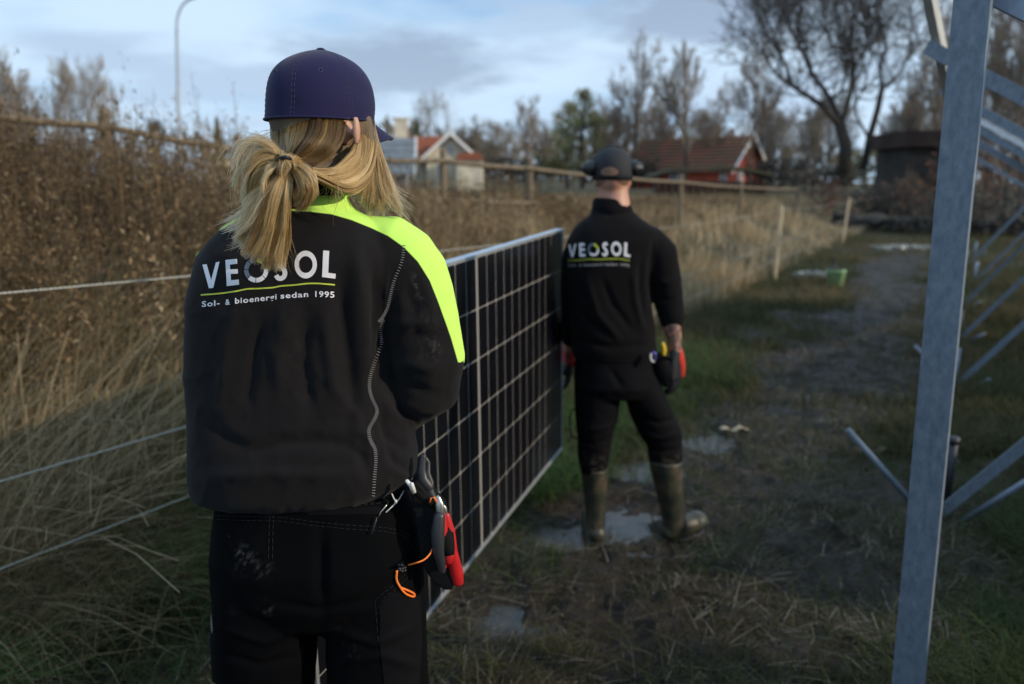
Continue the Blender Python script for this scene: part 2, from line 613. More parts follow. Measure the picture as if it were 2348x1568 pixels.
def scatter(n, y0, y1, qlo, qhi, power=1.0, xm=.74, dens=None):
    """random ground points in the view wedge between depths y0 and y1 and fence distances qlo..qhi"""
    out = []
    got = 0
    while got < n:
        r = rng.random(n)
        y = (y0 ** (1 - power) + r * (y1 ** (1 - power) - y0 ** (1 - power))) ** (1 / (1 - power)) if power != 1 else y0 * (y1 / y0) ** r
        x = rng.uniform(-1, 1, n) * (xm * y + .35)
        q = q_of(x, y)
        k = (q > qlo) & (q < qhi)
        if dens is not None: k &= rng.random(n) < dens(x, y, q)
        out.append(np.stack([x[k], y[k]], 1)); got += int(k.sum())
    P = np.concatenate(out)[:n]
    return P[:, 0], P[:, 1]


def based(x, y, sink=.01):
    return np.stack([x, y, surf(x, y) - sink], 1)


def in_puddle(x, y):
    e = np.zeros_like(x)
    for (c, a, b) in PUD:
        e = np.maximum(e, np.exp(-(((x - c.x) / a) ** 2 + ((y - c.y) / b / 1.6) ** 2) * 1.1))
    return e


def stuff(name, parts_, m, label, cat):
    V = np.concatenate([p[0] for p in parts_]); T = np.concatenate([p[2] for p in parts_])
    off = 0; F = []
    for p in parts_:
        F.append(p[1] + off); off += len(p[0])
    o = obj(name, V, np.concatenate(F), m, None, True, {"tint": T})
    return tag(o, label, cat, kind="stuff")


# short grass everywhere, thinner on the track
def d_short(x, y, q):
    cl = sstep(.38, .6, fbm(x * 2.2, y * 2.2, 3))
    return (.15 + .85 * cl) * (1 - .93 * mud_of(x, y)) * (1 - sstep(.25, .6, in_puddle(x, y)))


P = []
x, y = scatter(110000, 1.5, 16, -12, 3.0, 1.6, dens=d_short)
n = len(x)
patch = fbm(x * 1.3 + 7, y * 1.3, 3)
h = rng.uniform(.04, .17, n) * (.6 + .9 * fbm(x * 3, y * 3, 2)) * (1 + .6 * sstep(-1, .6, q_of(x, y)))
P.append(blades(based(x, y), h, rng.uniform(.0022, .005, n) * (1 + y * .09), rng.uniform(.3, 2.2, n), rng.uniform(0, 6.28, n), rng.uniform(.1, .8, n),
                np.clip(.9 * (patch - .22) + rng.normal(0, .17, n), 0, 1)))
# trampled strands lying on the mud
x, y = scatter(46000, 1.6, 12, -4.2, 1.0, 1.7, dens=lambda x, y, q: (.25 + .75 * mud_of(x, y)) * (1 - sstep(.2, .5, in_puddle(x, y))) * (.15 + sstep(.35, .6, fbm(x * 3, y * 3, 3))))
n = len(x)
P.append(blades(based(x, y, -.002), rng.uniform(.008, .028, n), rng.uniform(.002, .0055, n) * (1 + y * .05), rng.uniform(3, 8, n), rng.normal(.7, .9, n), rng.uniform(0, .9, n),
                np.where(rng.random(n) < .22, rng.uniform(.86, 1.0, n), np.clip(rng.normal(.62, .13, n), .2, .8)), 3, .5))
stuff("short_grass", P, grass_mat("short_grass", [(0, (.026, .052, .011)), (.28, (.048, .064, .015)), (.48, (.062, .054, .021)), (.72, (.040, .029, .020)), (.86, (.12, .098, .072)), (1, (.30, .26, .20))]),
      "short trampled green and brown grass growing over the muddy ground", "grass")

# long pale straw leaning over along the rope fence
P = []
x, y = scatter(34000, 1.7, 13, -.55, 3.0, 1.5, dens=lambda x, y, q: sstep(-.5, .5, q) * (.15 + .85 * sstep(.38, .58, fbm(x * 1.7 + 31, y * 1.7, 3))))
n = len(x)
q = q_of(x, y)
hh = rng.uniform(.22, .62, n) * (.55 + .6 * sstep(-.2, 1.0, q)) * sstep(0.2, 3.2, y + .6)
P.append(blades(based(x, y), hh, rng.uniform(.0022, .005, n) * (1 + y * .08), np.abs(rng.normal(.9, .6, n)), rng.normal(.5, 1.3, n), rng.uniform(.1, .95, n),
                np.clip(.55 + (fbm(x * 1.1, y * 1.1 + 3, 3) - .5) * 1.1 + rng.normal(0, .2, n), 0, 1), 5))
x, y = scatter(3000, 2.4, 10, .3, 2.8, 1.4)
n = len(x)
P.append(blades(based(x, y), rng.uniform(.6, 1.05, n), rng.uniform(.003, .006, n), np.abs(rng.normal(.7, .35, n)), rng.normal(.2, .9, n), rng.uniform(.0, .6, n),
                np.clip(rng.normal(.88, .12, n), 0, 1), 6, .6))
# green undergrowth in the dip by the fence
x, y = scatter(24000, 1.6, 8, -1.4, 1.0, 1.6, dens=lambda x, y, q: sstep(.42, .6, fbm(x * 2 + 11, y * 2 + 5, 3)) * (1 - mud_of(x, y)))
n = len(x)
P.append(blades(based(x, y), rng.uniform(.10, .34, n), rng.uniform(.003, .008, n), rng.uniform(.4, 1.8, n), rng.uniform(0, 6.28, n), rng.uniform(.2, .9, n), np.clip(rng.normal(.08, .08, n), 0, 1), 4))
stuff("straw_grass", P, grass_mat("straw_grass", [(0, (.038, .098, .021)), (.22, (.085, .115, .03)), (.38, (.13, .098, .042)), (.65, (.25, .185, .095)), (1, (.42, .33, .20))]),
      "long dry straw coloured grass leaning over along the rope fence", "dry grass")

# pale reed grass right of and beyond the men
P = []
x, y = scatter(46000, 7.5, 40, .1, 14, 1.25, dens=lambda x, y, q: .12 + .88 * sstep(.36, .58, fbm(x * .8 + 3, y * .8, 3)))
n = len(x)
q = q_of(x, y)
P.append(blades(based(x, y), rng.uniform(.35, .85, n) * (.65 + .35 * sstep(.2, 2, q)) * (1 - .42 * sstep(9, 17, y)), rng.uniform(.006, .012, n) * (1 + y * .03), np.abs(rng.normal(.18, .14, n)), rng.uniform(0, 6.28, n), rng.uniform(0, .35, n),
                np.clip(.78 - .45 * sstep(1.5, 5, q) + (fbm(x * .5, y * .5 + 13, 3) - .5) * .7 + rng.normal(0, .16, n), 0, 1), 3, .5))
stuff("reed_grass", P, grass_mat("reed_grass", [(0, (.10, .067, .037)), (.35, (.22, .15, .08)), (.7, (.42, .32, .185)), (1, (.56, .45, .29))]),
      "upright pale reed grass filling the field beyond the rope fence", "reeds")
# rough grass right of the track and at the far right
P = []
x, y = scatter(60000, 4.5, 34, -14, .4, 1.3, dens=lambda x, y, q: (1 - .93 * mud_of(x, y)) * (.2 + .8 * sstep(.35, .6, fbm(x * 1.4, y * 1.4, 3))))
n = len(x)
P.append(blades(based(x, y), rng.uniform(.05, .16, n) * (1 + .04 * y), rng.uniform(.004, .008, n) * (1 + y * .04), rng.uniform(.2, 1.2, n), rng.uniform(0, 6.28, n), rng.uniform(0, .6, n),
                np.clip((fbm(x * .6, y * .6 + 8, 3)) + rng.normal(0, .15, n) - .05, 0, 1), 3))
stuff("field_grass", P, grass_mat("field_grass", [(0, (.032, .048, .014)), (.35, (.06, .062, .022)), (.6, (.115, .09, .040)), (1, (.25, .185, .10))]),
      "rough olive grass under and behind the steel mounting frames", "grass")


# brown weed thicket: stems carrying small dry leaves
def thicket(n, y0, y1, q0, q1, hlo, hhi, seed_f, nleaf, leaf, tint0):
    x, y = scatter(n, y0, y1, q0, q1, 1.15, dens=lambda x, y, q: sstep(q0, q0 + .8, q) * (.25 + .75 * sstep(.36, .56, fbm(x * 1.2 + seed_f, y * 1.2, 3))))
    B = based(x, y)
    h = rng.uniform(hlo, hhi, n) * (1 - .42 * sstep(5.5, 10.5, y + .55 * x)) * (1 - .45 * sstep(12, 20, y)) * np.where(rng.random(n) < .10, rng.uniform(1.1, 1.35, n), 1.0) * (.82 + .36 * fbm(x * .9 + seed_f, y * .9, 2))
    az = rng.uniform(0, 6.28, n); ln = np.abs(rng.normal(.12, .10, n))
    out = [blades(B, h, rng.uniform(.004, .008, n) * (1 + y * .03), ln, az, 0 * h, np.clip(rng.normal(.25, .1, n), 0, 1), 3, .5)]
    # leaves
    t = rng.beta(2.2, 1.3, (n, nleaf))
    d = np.stack([np.cos(az), np.sin(az), 0 * az], 1)
    c = B[:, None, :] + (ln * h)[:, None, None] * (t ** 1.6)[:, :, None] * d[:, None, :]
    c[:, :, 2] += h[:, None] * t
    rad = (.03 + .085 * (1 - t))[:, :, None]
    c = c + rng.normal(0, 1, c.shape) * rad * np.array([1, 1, .7])
    c = c.reshape(-1, 3)
    k = len(c)
    a1 = rng.normal(0, 1, (k, 3)); a1[:, 2] += .8; a1 /= np.linalg.norm(a1, axis=1)[:, None]
    a2 = np.cross(a1, rng.normal(0, 1, (k, 3))); a2 /= np.linalg.norm(a2, axis=1)[:, None]
    s = (rng.uniform(.5, 1.3, k) * np.repeat(rng.uniform(.55, 1.5, n), nleaf) * leaf * (1 + c[:, 1] * .03))[:, None]
    V = np.stack([c - a1 * s, c + a2 * s * .35, c + a1 * s, c - a2 * s * .35], 1).reshape(-1, 3)
    F = (np.arange(k) * 4)[:, None] + np.arange(4)[None, :]
    T = np.repeat(np.clip(tint0 + (np.repeat(fbm(x * 1.5, y * 1.5, 2) + rng.normal(0, .17, n), nleaf) - .5) * 1.0 + rng.normal(0, .15, k), 0, 1), 4)
    out.append((V, F, T))
    return out


P = thicket(3400, 3.0, 15, 1.15, 7.0, .95, 1.55, 5, 50, .0135, .42)
stuff("weed_thicket", P, grass_mat("dead_weeds", [(0, (.055, .038, .023)), (.3, (.12, .079, .042)), (.55, (.23, .155, .08)), (.8, (.37, .27, .145)), (1, (.52, .42, .27))]),
      "dense thicket of dead brown weeds behind the rope fence", "weeds")
P = thicket(1700, 7, 30, 2.2, 14, .7, 1.15, 9, 30, .026, .3)
stuff("weed_scrub", P, grass_mat("brown_scrub", [(0, (.07, .048, .03)), (.4, (.16, .11, .062)), (.7, (.26, .19, .11)), (1, (.38, .29, .18))]),
      "lower reddish brown scrub along the wooden rail fence", "scrub")


# ------------------------------------------------------------------ trees
def grow(seed, depth, ratio, kids, spread, up, trunk_frac, wig=.10, side=1.0):
    """unit-height bare tree -> (trunk MB, crown MB); each branch is a tapered 3-5 sided tube"""
    R = random.Random(seed)
    trunk, crown = MB(), MB()

    def branch(p, d, L, r, lv):
        n = 5 if lv == 0 else (4 if lv < 3 else 2)
        pts = [p]
        dd = d.copy()
        for i in range(n):
            dd = (dd + Vector((R.uniform(-wig, wig), R.uniform(-wig, wig), R.uniform(-wig, wig) + up * (.05 + .05 * lv))) * (1 if lv else .45)).normalized()
            pts.append(pts[-1] + dd * L / n)
        rad = [max(r * (1 - .72 * i / n), .0010) for i in range(n + 1)]
        (trunk if lv == 0 else crown).tube(pts, rad, 7 if lv == 0 else (4 if lv == 1 else 3))
        if lv >= depth: return
        k = kids[lv]
        for j in range(k):
            t = (trunk_frac if lv == 0 else .22) + (1 - (trunk_frac if lv == 0 else .22)) * (j + R.random()) / k
            i = min(int(t * n), n - 1)
            q = pts[i].lerp(pts[i + 1], t * n - i)
            ax = (pts[i + 1] - pts[i]).normalized()
            o = ax.orthogonal().normalized()
            o = Matrix.Rotation(R.uniform(0, 6.28), 3, ax) @ o
            a = spread * R.uniform(.7, 1.25)
            nd = (ax * math.cos(a) + o * math.sin(a) + Vector((0, 0, up * .25))).normalized()
            branch(q, nd, L * ratio * R.uniform(.65, 1.1) * (1.15 - .45 * t), rad[i] * .62, lv + 1)
    branch(Vector((0, 0, 0)), Vector((0, 0, 1)), .62 if trunk_frac < .5 else .5, .017, 0)
    return trunk, crown


TREES = {}


def tree_protos():
    spec = {
        'slender': (11, 4, .60, [12, 8, 6, 5], .70, .42, .28),
        'slender2': (12, 4, .56, [13, 8, 6, 5], .62, .55, .26),
        'spread': (21, 4, .78, [8, 6, 5, 4], .75, .25, .32),
        'bushy': (31, 4, .62, [18, 9, 6, 5], .62, .5, .10),
        'bushy2': (32, 4, .66, [16, 9, 6, 5], .72, .35, .12),
    }
    for k, a in spec.items():
        t, c = grow(*a)
        zmax = max(v[2] for v in c.v)
        for mb in (t, c): mb.v = [(v[0] / zmax, v[1] / zmax, v[2] / zmax) for v in mb.v]
        TREES[k] = (t, c)


tree_protos()
_tm = {}


def bare_tree(kind, x, y, h, rot, label, wide=1.0, pale=False, group="bare trees beyond the field", name="bare_tree", thick=1.0):
    z = float(gz(x, y)) - .1
    root = thing(name, label, "tree", (x, y, z), group)
    key = (kind, pale)
    if key not in _tm:
        ms = []
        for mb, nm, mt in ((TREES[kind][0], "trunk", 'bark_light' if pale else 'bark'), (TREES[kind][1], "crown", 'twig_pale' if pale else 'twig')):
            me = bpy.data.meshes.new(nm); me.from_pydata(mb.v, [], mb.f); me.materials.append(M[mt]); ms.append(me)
        _tm[key] = ms
    for me, nm in zip(_tm[key], ("trunk", "crown")):
        o = bpy.data.objects.new(nm, me); COL.objects.link(o); o.parent = root
    root.rotation_euler = (0, 0, rot)
    root.scale = (h * wide, h * wide, h)
    return root


def needles(mb, c, r, n, size, R):
    for _ in range(n):
        a = Vector((R.gauss(0, 1), R.gauss(0, 1), R.gauss(0, 1))).normalized() * (R.random() ** .45)
        p = Vector(c) + Vector((a.x * r[0], a.y * r[1], a.z * r[2]))
        u = Vector((R.gauss(0, 1), R.gauss(0, 1), R.gauss(0, .6))).normalized() * size * R.uniform(.6, 1.4)
        w = u.orthogonal().normalized() * size * .4
        mb.add([p - u, p + w, p + u, p - w], [(0, 1, 2, 3)])


def conifer(x, y, h, label, pine=False, group=None, name="spruce_tree"):
    z = float(gz(x, y)) - .1
    root = thing(name, label, "tree", (x, y, z), group)
    R = random.Random(int(x * 7 + y * 3))
    t = MB().tube([(x, y, z), (x + R.uniform(-.1, .1), y, z + h * .55), (x, y, z + h * .95)], [h * .022, h * .014, h * .004], 7)
    c = MB()
    if pine:
        for i in range(64):
            a = R.uniform(0, 6.28); t_ = R.uniform(.18, 1); rr = h * .27 * math.sin(math.pi * min(t_ * .85 + .12, 1)) * R.uniform(.3, 1)
            p = Vector((x + rr * math.cos(a), y + rr * math.sin(a), z + h * t_ * .95))
            t.tube([(x, y, p.z - h * .08), p], [h * .006, h * .002], 4)
            needles(c, p, (h * .085, h * .085, h * .06), 75, h * .014, R)
    else:
        for i in range(60):
            t_ = i / 60; rr = h * .17 * (1 - t_) + .02
            for j in range(7):
                a = R.uniform(0, 6.28)
                needles(c, (x + rr * .6 * math.cos(a), y + rr * .6 * math.sin(a), z + h * (.08 + .92 * t_)), (rr * .5, rr * .5, h * .02), 9, h * .018, R)
    t.build("trunk", M['bark'], root)
    c.build("crown", M['pine' if pine else 'conifer'], root)
    return root


def place(u, Y):
    return (u - 1173.5) / FD * Y * .979, Y


def top_h(u, v, Y):
    x, y = place(u, Y)
    return x, y, float(pt(u, v, Y).z - gz(x, y)) + .1


G1 = "bare trees beyond the field"
tree_list = [
    # u, v top, Y, kind, wide, pale, label
    (60, 95, 26, 'bushy', .75, True, "bushy bare tree with a rounded crown at the left edge"),
    (200, 112, 27, 'bushy2', .62, True, "bushy bare tree just right of the leftmost one, below the street lamp"),
    (-30, 190, 24, 'bushy2', .7, True, "low bare tree cut off by the left edge of the picture"),
    (998, 198, 85, 'spread', .8, False, "faint bare tree standing behind the white gabled house"),
    (1085, 262, 90, 'bushy', 1.0, True, "small hazy bare tree right of the white gable"),
    (1150, 268, 92, 'bushy2', 1.0, True, "small hazy bare tree left of the narrow brown one"),
    (1205, 212, 75, 'slender2', .8, False, "narrow brown bare tree left of the green pine"),
    (1262, 270, 80, 'bushy', .9, False, "low bare tree tucked against the green pine"),
    (1455, 62, 60, 'slender', .72, False, "tall thin bare tree above the cap of the man in black"),
    (1415, 235, 62, 'bushy2', .7, False, "low bare tree left of the tall thin one"),
    (1520, 210, 64, 'bushy', .6, False, "low bare tree between the two tall thin ones"),
    (1572, 88, 58, 'slender2', .8, False, "dark dense topped bare tree over the red barn roof"),
    (1640, 165, 60, 'slender', .7, False, "bare tree right of the dense topped one over the barn"),
    (1720, 60, 48, 'slender', .62, False, "bare tree with a straight trunk in front of the barn gable"),
    (1685, 290, 70, 'bushy', .9, False, "low bare tree behind the barn ridge"),
    (1790, 240, 62, 'bushy2', .75, True, "pale bare shrub like tree right of the barn"),
    (1850, 215, 58, 'bushy', .7, True, "pale bare tree left of the great forked tree"),
    (2090, 150, 60, 'bushy', .65, False, "bare tree behind the dark shed"),
    (2165, -60, 40, 'slender', .6, False, "tall bare tree left of the near steel post"),
    (2262, -90, 32, 'slender2', .55, False, "tall dark bare tree right of the near steel post"),
    (2310, -120, 28, 'slender', .5, False, "tallest dark bare tree at the right edge"),
    (2365, -60, 30, 'bushy', .6, False, "dense bare tree cut off by the right edge"),
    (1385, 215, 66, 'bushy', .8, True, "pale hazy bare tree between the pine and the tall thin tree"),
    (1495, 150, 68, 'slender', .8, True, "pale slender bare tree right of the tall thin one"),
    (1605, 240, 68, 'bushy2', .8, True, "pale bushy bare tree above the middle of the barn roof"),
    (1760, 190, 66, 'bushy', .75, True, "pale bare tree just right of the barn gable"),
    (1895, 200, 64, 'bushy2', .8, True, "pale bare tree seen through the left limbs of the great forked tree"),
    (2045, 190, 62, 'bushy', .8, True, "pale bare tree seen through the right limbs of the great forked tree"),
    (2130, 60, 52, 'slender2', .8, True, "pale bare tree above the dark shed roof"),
    (1120, 300, 95, 'bushy', 1.2, True, "low pale bare tree right of the white house"),
    (2420, -60, 34, 'slender2', .7, False, "bare tree just beyond the right edge"),
    (2290, 120, 46, 'bushy2', .8, False, "brown bushy bare tree behind the tall ones at the right edge"),
    (2215, 150, 50, 'bushy', .7, False, "brown bushy bare tree hidden partly by the near post"),
]
for i, (u, v, Y, kind, wide, pale, lab) in enumerate(tree_list):
    x, y, h = top_h(u, v, Y)
    bare_tree(kind, x, y, h, i * 1.7, lab, wide, pale, G1)

conifer(*top_h(505, 268, 60), "small round dark green conifer left of the woman's cap", group="evergreens")
conifer(*top_h(958, 268, 78), "dark green spruce directly behind the tiled roof chimney", group="evergreens")
conifer(*top_h(985, 300, 78), "shorter dark green spruce beside the taller one behind the tiled roof", group="evergreens")
conifer(*top_h(1335, 195, 62), "large olive green pine above the fence, left of the man's head", True, group="evergreens", name="pine_tree")
conifer(*top_h(1300, 225, 66), "slimmer olive pine growing against the large one's left side", True, group="evergreens", name="pine_tree")


# the great forked tree: limbs follow the photograph, twigs are grown from them
def great_tree():
    Y = 36.0
    base = pt(1935, 392, Y); base.z = float(gz(base.x, Y)) - .2
    root = thing("bare_tree", "great forked bare tree with wide spreading black limbs", "tree", base, G1)
    R = random.Random(5)
    tr = MB(); cr = MB()
    W = lambda uvs, dy: [pt(u, v, Y + d) for (u, v), d in zip(uvs, dy)]
    limbs = [([(1935, 400), (1938, 330), (1925, 285)], [0, 0, 0], .42, .34),
             ([(1978, 390), (1992, 320), (2012, 250), (2022, 200)], [1.5, 1.5, 1.5, 1.5], .24, .17)]
    for uv, dy, a, b in limbs: tr.tube(W(uv, dy), list(np.linspace(a * .72, b * .72, len(uv))), 9)
    main = [
        ([(1925, 290), (1880, 240), (1820, 200), (1775, 165), (1745, 110)], [0, -.5, -1, -1.5, -2], .26, .05),
        ([(1925, 285), (1905, 230), (1862, 170), (1835, 110), (1800, 40), (1780, -20)], [0, .5, 1, 1, 1, 1], .25, .04),
        ([(1928, 285), (1945, 230), (1955, 160), (1950, 90), (1960, 10), (1965, -50)], [0, 0, .5, .5, 1, 1], .24, .05),
        ([(1905, 230), (1930, 200), (1945, 130), (1900, 90), (1880, 30)], [.5, 0, -.5, -1, -1.5], .12, .03),
        ([(2022, 205), (2018, 150), (2032, 100), (2010, 40), (2020, -40)], [1.5, 1, 1, 1, 1], .17, .04),
        ([(2022, 205), (2060, 170), (2085, 125), (2120, 90), (2150, 40)], [1.5, 2, 2.5, 3, 3], .13, .03),
        ([(1862, 170), (1850, 120), (1830, 60), (1840, -10)], [1, .5, 0, 0], .11, .03),
        ([(1955, 160), (1985, 110), (1990, 50), (2000, -20)], [.5, 0, 0, 0], .11, .03),
        ([(1820, 200), (1790, 120), (1760, 50), (1740, 0)], [-1, -1.5, -2, -2], .10, .03),
        ([(1992, 320), (1960, 250), (1985, 190), (1975, 140)], [1.5, 1, .5, 0], .12, .03),
    ]

    def twig(p, d, L, r, lv):
        n = 3
        pts = [p]; dd = d.copy()
        for i in range(n):
            dd = (dd + Vector((R.uniform(-.25, .25), R.uniform(-.25, .25), R.uniform(-.12, .3)))).normalized()
            pts.append(pts[-1] + dd * L / n)
        cr.tube(pts, [max(r * (1 - .3 * i), .008) for i in range(n + 1)], 3)
        if lv < 3:
            for j in range(5 if lv == 1 else 4):
                i = R.randint(0, n - 1)
                o = Vector((R.gauss(0, 1), R.gauss(0, .8), R.gauss(.3, 1))).normalized()
                twig(pts[i + 1], (dd * .8 + o * .7).normalized(), L * R.uniform(.5, .75), r * .55, lv + 1)
    for uv, dy, a, b in main:
        pts = [Vector(p) for p in spline(W(uv, dy), 12)]
        cr.tube(pts, list(np.linspace(a * .55, b * .6, 12)), 6)
        for i in range(2, 12):
            for _ in range((1 if i < 4 else 2) if i < 6 else 3):
                ax = (pts[i] - pts[i - 1]).normalized()
                o = Vector((R.gauss(0, 1), R.gauss(0, .7), R.gauss(.3, 1))).normalized()
                twig(pts[i], (ax * .7 + o).normalized(), R.uniform(1.3, 2.6), .05 * (1 - i / 18), 1)
    tr.build("trunk", M['bark'], root, True)
    cr.build("crown", M['bark'], root)


great_tree()


# far-off wood closing the horizon
def far_wood():
    R = random.Random(2); c = MB()
    for i in range(5200):
        u = R.uniform(-500, 2900); Y = R.uniform(95, 150)
        x, y = place(u, Y)
        top = 8.5 * (.35 + .9 * float(fbm(np.array(u / 130.), np.array(3.1), 3))) * (Y / 120)
        z = float(gz(x, y)) + R.random() ** .8 * top
        s = R.uniform(.35, 1.0)
        a = Vector((R.gauss(0, .6), R.gauss(0, .3), R.gauss(0, 1))).normalized() * s * 1.5
        w = Vector((R.gauss(0, 1), R.gauss(0, .3), R.gauss(0, .3))).normalized() * s * .4
        p = Vector((x, y, z))
        c.add([p - a, p + w, p + a, p - w], [(0, 1, 2, 3)])
    o = c.build("far_wood", mat("far_brown_wood", (.15, .13, .105), .9, 0, (.05, (.075, .075, .05))))
    tag(o, "low brown wood along the horizon behind the houses", "wood", kind="stuff")


far_wood()


# dark hedge and scrub masses along the far edge of the field
def bush(u, v, Y, w, label, m='hedge', dense=900, name="bush"):
    x, y = place(u, Y)
    z = float(gz(x, y)); h = float(pt(u, v, Y).z) - z
    root = thing(name, label, "bush", (x, y, z), "bushes along the far edge of the field")
    R = random.Random(int(u)); c = MB(); t = MB()
    for i in range(7):
        a = R.uniform(-1, 1); p = Vector((x + a * w * .42, y + R.uniform(-.4, .4), z + h * R.uniform(.35, .7)))
        if i == 0: t.tube([(x, y, z - .05), (x + .02, y, z + h * .5)], [.05, .02], 4)
        needles(c, p, (w * .2, .7, h * .36), dense // 7, .16 * (Y / 45), R)
    t.build("stem", M['bark'], root); c.build("foliage", M[m], root)


M['rust_leaf'] = mat("rust_leaves", (.16, .065, .03), .85, 0, (.8, (.07, .045, .03)))
M['dark_scrub'] = mat("dark_scrub", (.03, .026, .02), .9, 0, (.7, (.055, .042, .03)))
for a in [(1790, 360, 50, 5, "dark bare bush right of the red barn", 'dark_scrub'), (1865, 372, 47, 5, "dark low bush left of the great forked tree", 'dark_scrub'),
          (2010, 340, 55, 6, "olive bush behind the great forked tree", 'hedge'), (1995, 405, 34, 5, "rust brown bush right of the great tree's trunk", 'rust_leaf'),
          (2090, 395, 32, 5, "dark scrub below the dark shed", 'dark_scrub'), (2270, 330, 34, 5, "rust coloured bush behind the steel rafters", 'rust_leaf'),
          (2340, 250, 30, 4, "tall rust brown bush at the right edge", 'rust_leaf'), (1420, 360, 60, 6, "brown bush left of the barn", 'dark_scrub'),
          (2300, 395, 26, 5, "dark scrub below the steel rafters", 'dark_scrub'), (2180, 400, 28, 4, "dark scrub behind the near steel post", 'dark_scrub'),
          (1310, 350, 66, 7, "olive bush under the pine", 'hedge'), (1170, 355, 80, 9, "brown bush left of the pine", 'dark_scrub')]:
    bush(*a)

# ------------------------------------------------------------------ buildings
M['cream'] = mat("cream_render", (.74, .68, .52), .8, 0, (1.5, (.5, .46, .36)))
M['tile'] = mat("red_roof_tiles", (.33, .095, .04), .8, 0, (3, (.2, .07, .04)))
M['tile_old'] = mat("mossy_roof_tiles", (.20, .07, .038), .85, 0, (.9, (.10, .07, .04)))
M['grey_roof'] = mat("grey_sheet_roof", (.17, .20, .22), .5, 0, (2, (.12, .14, .16)))
M['grey_wall'] = mat("grey_wall", (.30, .32, .34), .8, 0, (1, (.2, .22, .24)))
M['red_wall'] = mat("falun_red_boards", (.52, .095, .04), .8, 0, (2, (.38, .07, .035)))
M['white'] = mat("white_paint", (.75, .75, .73), .6)
M['glass'] = mat("window_glass", (.03, .04, .05), .1, spec=.8)
M['brown_board'] = mat("dark_brown_boards", (.055, .028, .02), .8, 0, (2, (.035, .02, .016)))
M['stone'] = mat("field_stone", (.06, .052, .045), .9, 0, (2, (.03, .027, .023)))
M['moss_sheet'] = mat("mossy_sheet", (.085, .09, .05), .8, 0, (1, (.05, .05, .035)))


def gable_house(name, label, cx, cy, z, L, W, wallh, roofh, rot, wallm, roofm, windows=(), chimney=None, gable_windows=True, courses=9):
    """ridge along local x; parts: wall, roof (two slopes built of courses), window, chimney"""
    root = thing(name, label, "house" if 'house' in name else "barn", (cx, cy, z))
    R = Matrix.Rotation(rot, 3, 'Z'); c = Vector((cx, cy, z))
    T = lambda p: c + R @ Vector(p)
    w = MB()
    a, b = L / 2, W / 2
    prof = [(-b, 0), (b, 0), (b, wallh), (0, wallh + roofh), (-b, wallh)]
    w.prism([T((-a, y, zz)) for y, zz in prof], R @ Vector((L, 0, 0)))
    w.build("wall", wallm, root)
    ov = .5
    rf = None
    for s in (-1, 1):
        m = MB()
        for i in range(courses):
            t0, t1 = i / courses, (i + 1) / courses
            y0, y1 = s * (b + ov) * (1 - t0), s * (b + ov) * (1 - t1)
            sl = roofh / b
            z0, z1 = wallh + roofh - abs(y0) * sl, wallh + roofh - abs(y1) * sl
            up = .10
            m.prism([T((-a - ov, y0, z0 + .06 + up)), T((-a - ov, y1, z1 + .06)), T((-a - ov, y1, z1 - .0 + .02)), T((-a - ov, y0, z0 + .02))], R @ Vector((L + 2 * ov, 0, 0)))
        o = m.build("roof", roofm, root)
        rf = o if rf is None else rf
    for e in (-1, 1):
        for s in (-1, 1):
            sl = roofh / b
            m = MB()
            y0 = s * (b + ov)
            m.prism([T((e * (a + ov), y0, wallh - ov * sl - .12)), T((e * (a + ov), 0, wallh + roofh - .06)), T((e * (a + ov), 0, wallh + roofh + .17)), T((e * (a + ov), y0, wallh - ov * sl + .1))], R @ Vector((e * .08, 0, 0)))
            m.build("bargeboard", M['white'] if wallm is not M['brown_board'] else M['brown_board'], root)
    for (side, pos, zz, ww, hh) in windows:
        if side in ('x+', 'x-'):
            e = 1 if side == 'x+' else -1
            cc = Vector((e * (a + .03), pos, zz)); sz = (.1, ww, hh); gl = (.04, ww * .76, hh * .82); off = Vector((e * .06, 0, 0))
            bars = [(.04, .05, hh * .82), (.04, ww * .76, .05)]
        else:
            e = 1 if side == 'y+' else -1
            cc = Vector((pos, e * (b + .03), zz)); sz = (ww, .1, hh); gl = (ww * .76, .04, hh * .82); off = Vector((0, e * .06, 0))
            bars = [(.05, .04, hh * .82), (ww * .76, .04, .05)]
        f = MB().box(T(cc), sz, R).build("window", M['white'], root)
        MB().box(T(cc + off * .7), gl, R).build("pane", M['glass'], f)
        g = MB()
        for s_ in bars: g.box(T(cc + off), s_, R)
        g.build("glazing_bar", M['white'], f)
    if chimney:
        ch = MB().box(T((chimney, 0, wallh + roofh + .35)), (.9, .7, 1.7), R).box(T((chimney, 0, wallh + roofh + 1.25)), (1.05, .85, .15), R)
        ch.build("chimney", M['cream'], rf)
    return root


def ground_at(u, Y):
    x, y = place(u, Y); return x, y, float(gz(x, y))


# white house with tiled roof and projecting gable
x, y, z = ground_at(960, 58)
hz0 = float(pt(960, 312, 58).z) - z
gable_house("tiled_house", "white house with red tiled roof and pale chimney beyond the weeds", x - 1.5, y + 1, z, 6.6, 5.0, hz0 - 1.55, 1.55, 0.05, M['cream'], M['tile'],
            [('y-', -2.2, hz0 - 2.4, .8, 1.0), ('y-', 0.2, hz0 - 2.4, .8, 1.0)], .2)
x, y, z = ground_at(1030, 55)
hz1 = float(pt(1030, 311, 55).z) - z
gable_house("gabled_house", "white gabled house front with a small red porch roof on its right", x, y, z, 3.2, 3.0, hz1 - 1.3, 1.28, math.pi / 2 + .12, M['cream'], M['tile'],
            [('x-', -.6, hz1 - 2.3, .5, .8), ('x-', .6, hz1 - 2.3, .5, .8), ('x-', 0, hz1 - .95, .4, .5)])
x, y, z = ground_at(1078, 52)
pz = float(pt(1078, 352, 52).z)
